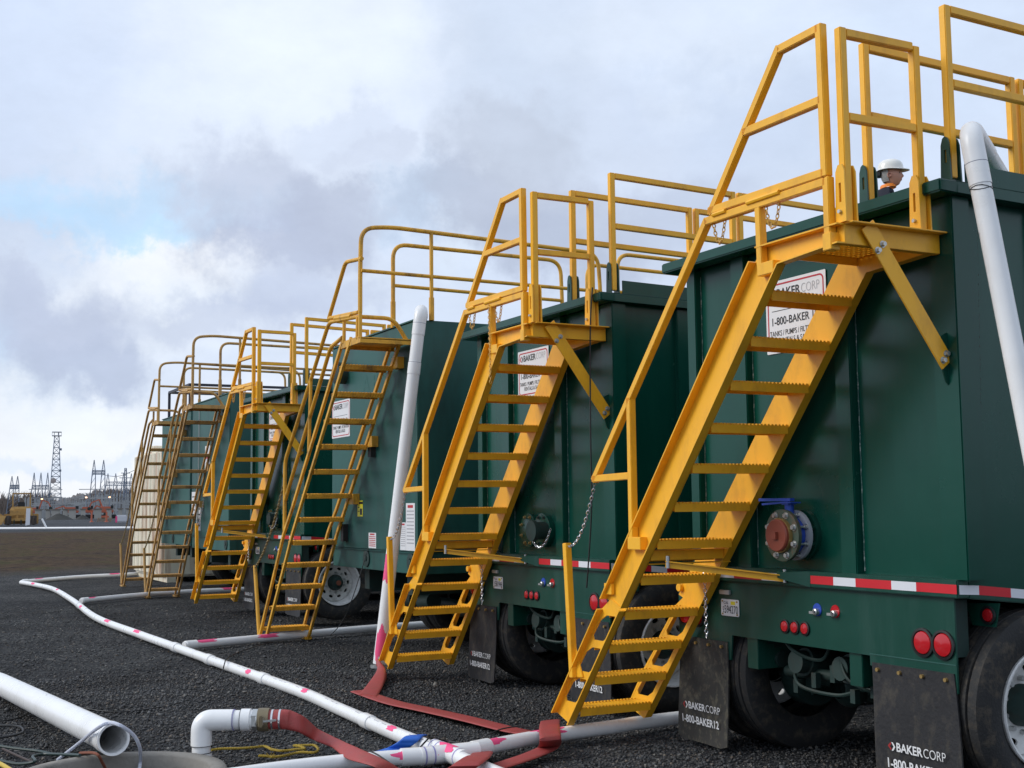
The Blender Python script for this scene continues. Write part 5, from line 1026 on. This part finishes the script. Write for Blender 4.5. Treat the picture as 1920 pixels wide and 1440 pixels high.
# concrete piers along the yard
for k, (a, b, lab) in enumerate(((66, 78, 'pale concrete pier right behind the bulldozer'), (86, 94, 'narrow concrete pier between bulldozer and gravel mounds'), (97, 112, 'pale concrete pier behind the left gravel mound'), (118, 127, 'narrow pier behind the gap of the mounds'), (129, 142, 'wide pale concrete pier behind the mounds'), (152, 160, 'concrete pier behind the right gravel mound'), (177, 190, 'concrete pier between the two orange marker posts'), (200, 209, 'narrow concrete pier right of the second orange post'), (222, 229, 'dark-sided pier left of the wrapped bale'), (237, 251, 'wide concrete pier next to the white tank'))):
    D = 300; m_ = pxm(D); T = thing('concrete_pier', lab, 'pier', at((a + b) / 2, D), 0, 'concrete piers at the yard edge'); fr(T, 0); w = (b - a) * m_
    part('pier_shaft', PIER, T, lambda w=w, m_=m_: MB().box(-w / 2, w / 2, -.8, .8, 0, 17 * m_), bevel=.04); part('pier_cap', mat('pier_cap', (.2, .17, .14), .9), T, lambda w=w, m_=m_: MB().box(-w / 2 - .25, w / 2 + .25, -1, 1, 17 * m_, 19 * m_))
# excavators and lifts, only their orange bodies and booms show above the piers
def excav(px, D, s, label, flip=1, hb=3.6):
    T = thing('excavator', label, 'excavator', at(px, D), 0, 'orange excavators working behind the piers'); fr(T, 0)
    part('track', BLK, T, lambda: MB().box(-2.2 * s, 2.2 * s, -1.6, -.9, 0, .95).box(-2.2 * s, 2.2 * s, .9, 1.6, 0, .95), bevel=.2)
    part('house', ORA, T, lambda: MB().box(-2 * s, 1.4 * s, -1.3, 1.3, 1.4, 2.9), bevel=.15); part('cab', BGST, T, lambda: MB().box(.5 * s, 1.4 * s, -1.3, -.1, 1.9, 3.3), bevel=.12)
    part('cab_glass', BLK, T, lambda: MB().box(.6 * s, 1.32 * s, -1.32, -.3, 2.4, 3.2))
    part('boom', ORA, T, lambda: MB().bar((flip * 1.2 * s, 0, 1.9), (flip * 2.4 * s, 0, hb), .3, .36).bar((flip * 2.4 * s, 0, hb), (flip * 4.4 * s, 0, hb - .7), .28, .3)); part('stick', ORA, T, lambda: MB().bar((flip * 4.3 * s, 0, hb - .65), (flip * 5. * s, 0, hb - 1.9), .3, .3)); part('bucket', DARK, T, lambda: MB().box(flip * 5. * s - .4, flip * 5. * s + .4, -.5, .5, hb - 2.6, hb - 1.8), bevel=.15)
excav(64, 330, .8, 'orange excavator with raised arm right of the bulldozer', 1, 4.9)
excav(137, 330, 1.0, 'orange excavator parked low behind the gravel mounds', -1, 3.2)
excav(166, 320, .8, 'orange excavator with pale roofed cab near the first marker post', 1, 3.2)
excav(203, 310, .9, 'brightest orange excavator, nearest the white tank', -1, 4.6)
# gravel mounds
for px, w, h, lab in ((112, 52, 12, 'wider dark gravel mound in the yard'), (155, 28, 9, 'smaller dark gravel mound in the yard, right one')):
    m_ = pxm(270)
    def md(w=w, h=h, m_=m_):
        rr = random.Random(w); n = 24; vs = [(0, 0, h * m_)]; fs = []
        for j, q_ in enumerate((.25, .5, .75, 1.)):
            for k in range(n): a = 2 * PI * k / n; r_ = w * m_ / 2 * q_ * (1 + rr.uniform(-.08, .08)); vs.append((math.cos(a) * r_, math.sin(a) * r_ * .7, h * m_ * (1 - q_) ** .9 * (1 + rr.uniform(-.12, .12)) + (.25 * h * m_ * math.cos(a * 2) * q_ * (1 - q_))))
        for k in range(n): fs.append((0, 1 + k, 1 + (k + 1) % n))
        for j in range(3):
            for k in range(n): a = 1 + j * n; fs.append((a + k, a + n + k, a + n + (k + 1) % n, a + (k + 1) % n))
        return MB().add(vs, fs)
    o = solo('gravel_mound', MOUND, md, lab, 'mound', 'gravel mounds in the yard'); o.location = at(px, 270); fr(o, 0)
# marker posts, pallets, bale, board
for px, lab in ((172, 'left orange marker post in the yard'), (200, 'right orange marker post in the yard')):
    m_ = pxm(200); o = solo('marker_post', ORA, lambda m_=m_: MB().tube([(0, 0, 0), (0, 0, 19 * m_)], .13, 10).lathe([(0, .3), (.12, .28), (.14, .12)], (0, 0, 0), (0, 0, 1), 12), lab, 'post', 'orange marker posts'); o.location = at(px, 200)
T = thing('pallet_stack', 'stack of wooden pallets with orange load by the right marker post', 'pallets', at(196, 205)); fr(T, 0)
for k in range(4): part('pallet', WOOD, T, lambda: MB().box(-1.1, 1.1, -.5, .5, 0, .04).box(-1.1, 1.1, -.5, .5, .12, .16).box(-1.1, -.95, -.5, .5, .04, .12).box(-.07, .07, -.5, .5, .04, .12).box(.95, 1.1, -.5, .5, .04, .12), key='pal', loc=(random.uniform(-.15, .15), 0, k * .17))
part('load', ORA, T, lambda: MB().box(-.5, .7, -.4, .4, .68, .98), bevel=.05)
T = thing('wrapped_bale', 'white plastic-wrapped bale with pink stripes beside the white tank', 'bale', at(228, 190)); fr(T, 0)
part('bale_body', WRAP, T, lambda: MB().box(-.85, .85, -.6, .6, .0, 1.1), bevel=.15); part('stripe', PINK, T, lambda: MB().box(-.86, -.6, -.62, -.601, .0, .95))
o = solo('marker_board', SIGNW, lambda: MB().hexa([(-.3, -.03, 0), (.22, -.03, .1), (.22, .03, .1), (-.3, .03, 0), (-.24, -.03, 2.15), (.26, -.03, 2.15), (.26, .03, 2.15), (-.24, .03, 2.15)]), 'upright white board standing in front of the bulldozer', 'board'); o.location = at(53, 158); fr(o, 0)
# yard lamps, lit
for px, y, lab in ((78, 926, 'lit orange yard lamp left of the tall tower'), (161, 924, 'lit yard lamp above the middle excavator'), (205, 924, 'lit yard lamp nearest the white tank')):
    D = 350; m_ = pxm(D); z = (961 - y) * m_; T = thing('yard_lamp', lab, 'lamp', at(px, D), 0, 'lit lamps over the substation yard'); fr(T, 0)
    part('pole', LATT, T, lambda z=z: MB().tube([(0, 0, 0), (0, 0, z)], .1, 8)); part('lamp_head', LAMP, T, lambda z=z: MB().lathe([(0, .1), (.1, .28), (.3, .25), (.35, .02)], (0, 0, z), (0, 0, 1), 12))
# bulldozer seen from behind
D = 165; m_ = pxm(D); T = thing('bulldozer', 'weathered yellow bulldozer with open canopy parked in the yard', 'bulldozer', at(40, D)); fr(T, 0); k_ = pxm(135); T.scale = (1.2, 1.2, 1.2)
for x in (-23, 22): part('track', mat('track_steel', (.06, .045, .035), .7, var=.3), T, lambda: MB().tube(bend([(0, -1.9, .1), (0, -1.9, .95), (0, 2.2, .95), (0, 2.2, .1), (0, -1.9, .1)], .4), .12, 6).box(-.32, .32, -1.9, 2.2, .08, 1.0), key='trk', loc=(x * k_, 0, 0), bevel=0)
part('body', CATY, T, lambda: MB().box(-.75, .75, -1.2, 2.2, .7, 1.75).box(-1.15, 1.15, -1.3, -.2, 1.0, 1.6).hexa([(-1.25, -1.2, 1.55), (1.25, -1.2, 1.55), (1.25, .6, 1.55), (-1.25, .6, 1.55), (-.95, -1.0, 2.0), (.95, -1.0, 2.0), (.95, .6, 2.0), (-.95, .6, 2.0)]), bevel=.05)
part('seat', BLK, T, lambda: MB().box(-.35, .35, -.6, 0, 1.9, 2.5), bevel=.05)
part('canopy', CATY, T, lambda: MB().box(-.98, .98, -1.0, .8, 3.35, 3.47), bevel=.04)
for x in (-.88, .88):
    for y in (-.9, .7): part('canopy_post', CATY, T, lambda: MB().box(-.075, .075, -.075, .075, 1.9, 3.35), key='cpost', loc=(x, y, 0))
part('ripper', CATY, T, lambda: MB().box(-1.3, 1.3, -1.7, -1.4, .45, .75).box(-.5, -.3, -1.5, -1.1, .7, 1.2).box(.3, .5, -1.5, -1.1, .7, 1.2), bevel=.03)
for x in (-.7, 0, .7): part('ripper_shank', DARK, T, lambda: MB().box(-.06, .06, -1.7, -1.5, .05, .6), key='shk', loc=(x, 0, 0))
part('blade', CATY, T, lambda: MB().box(-1.8, 1.8, 2.6, 2.8, .1, 1.2), bevel=.04)
T = thing('loader_bucket', 'rusty yellow machine part cut by the left edge of the photo', 'bucket', at(-4, 160)); fr(T, 0)
part('bucket_shell', CATY, T, lambda: MB().hexa([(-1.4, -.6, .1), (.5, -.6, .1), (.5, .6, .1), (-1.4, .6, .1), (-1.4, -.3, 1.2), (1., -.3, 1.2), (1., .6, 1.2), (-1.4, .6, 1.2)]), bevel=.05); part('arm', CATY, T, lambda: MB().bar((.6, 0, 1.1), (-1.2, 0, 2.2), .3, .35))
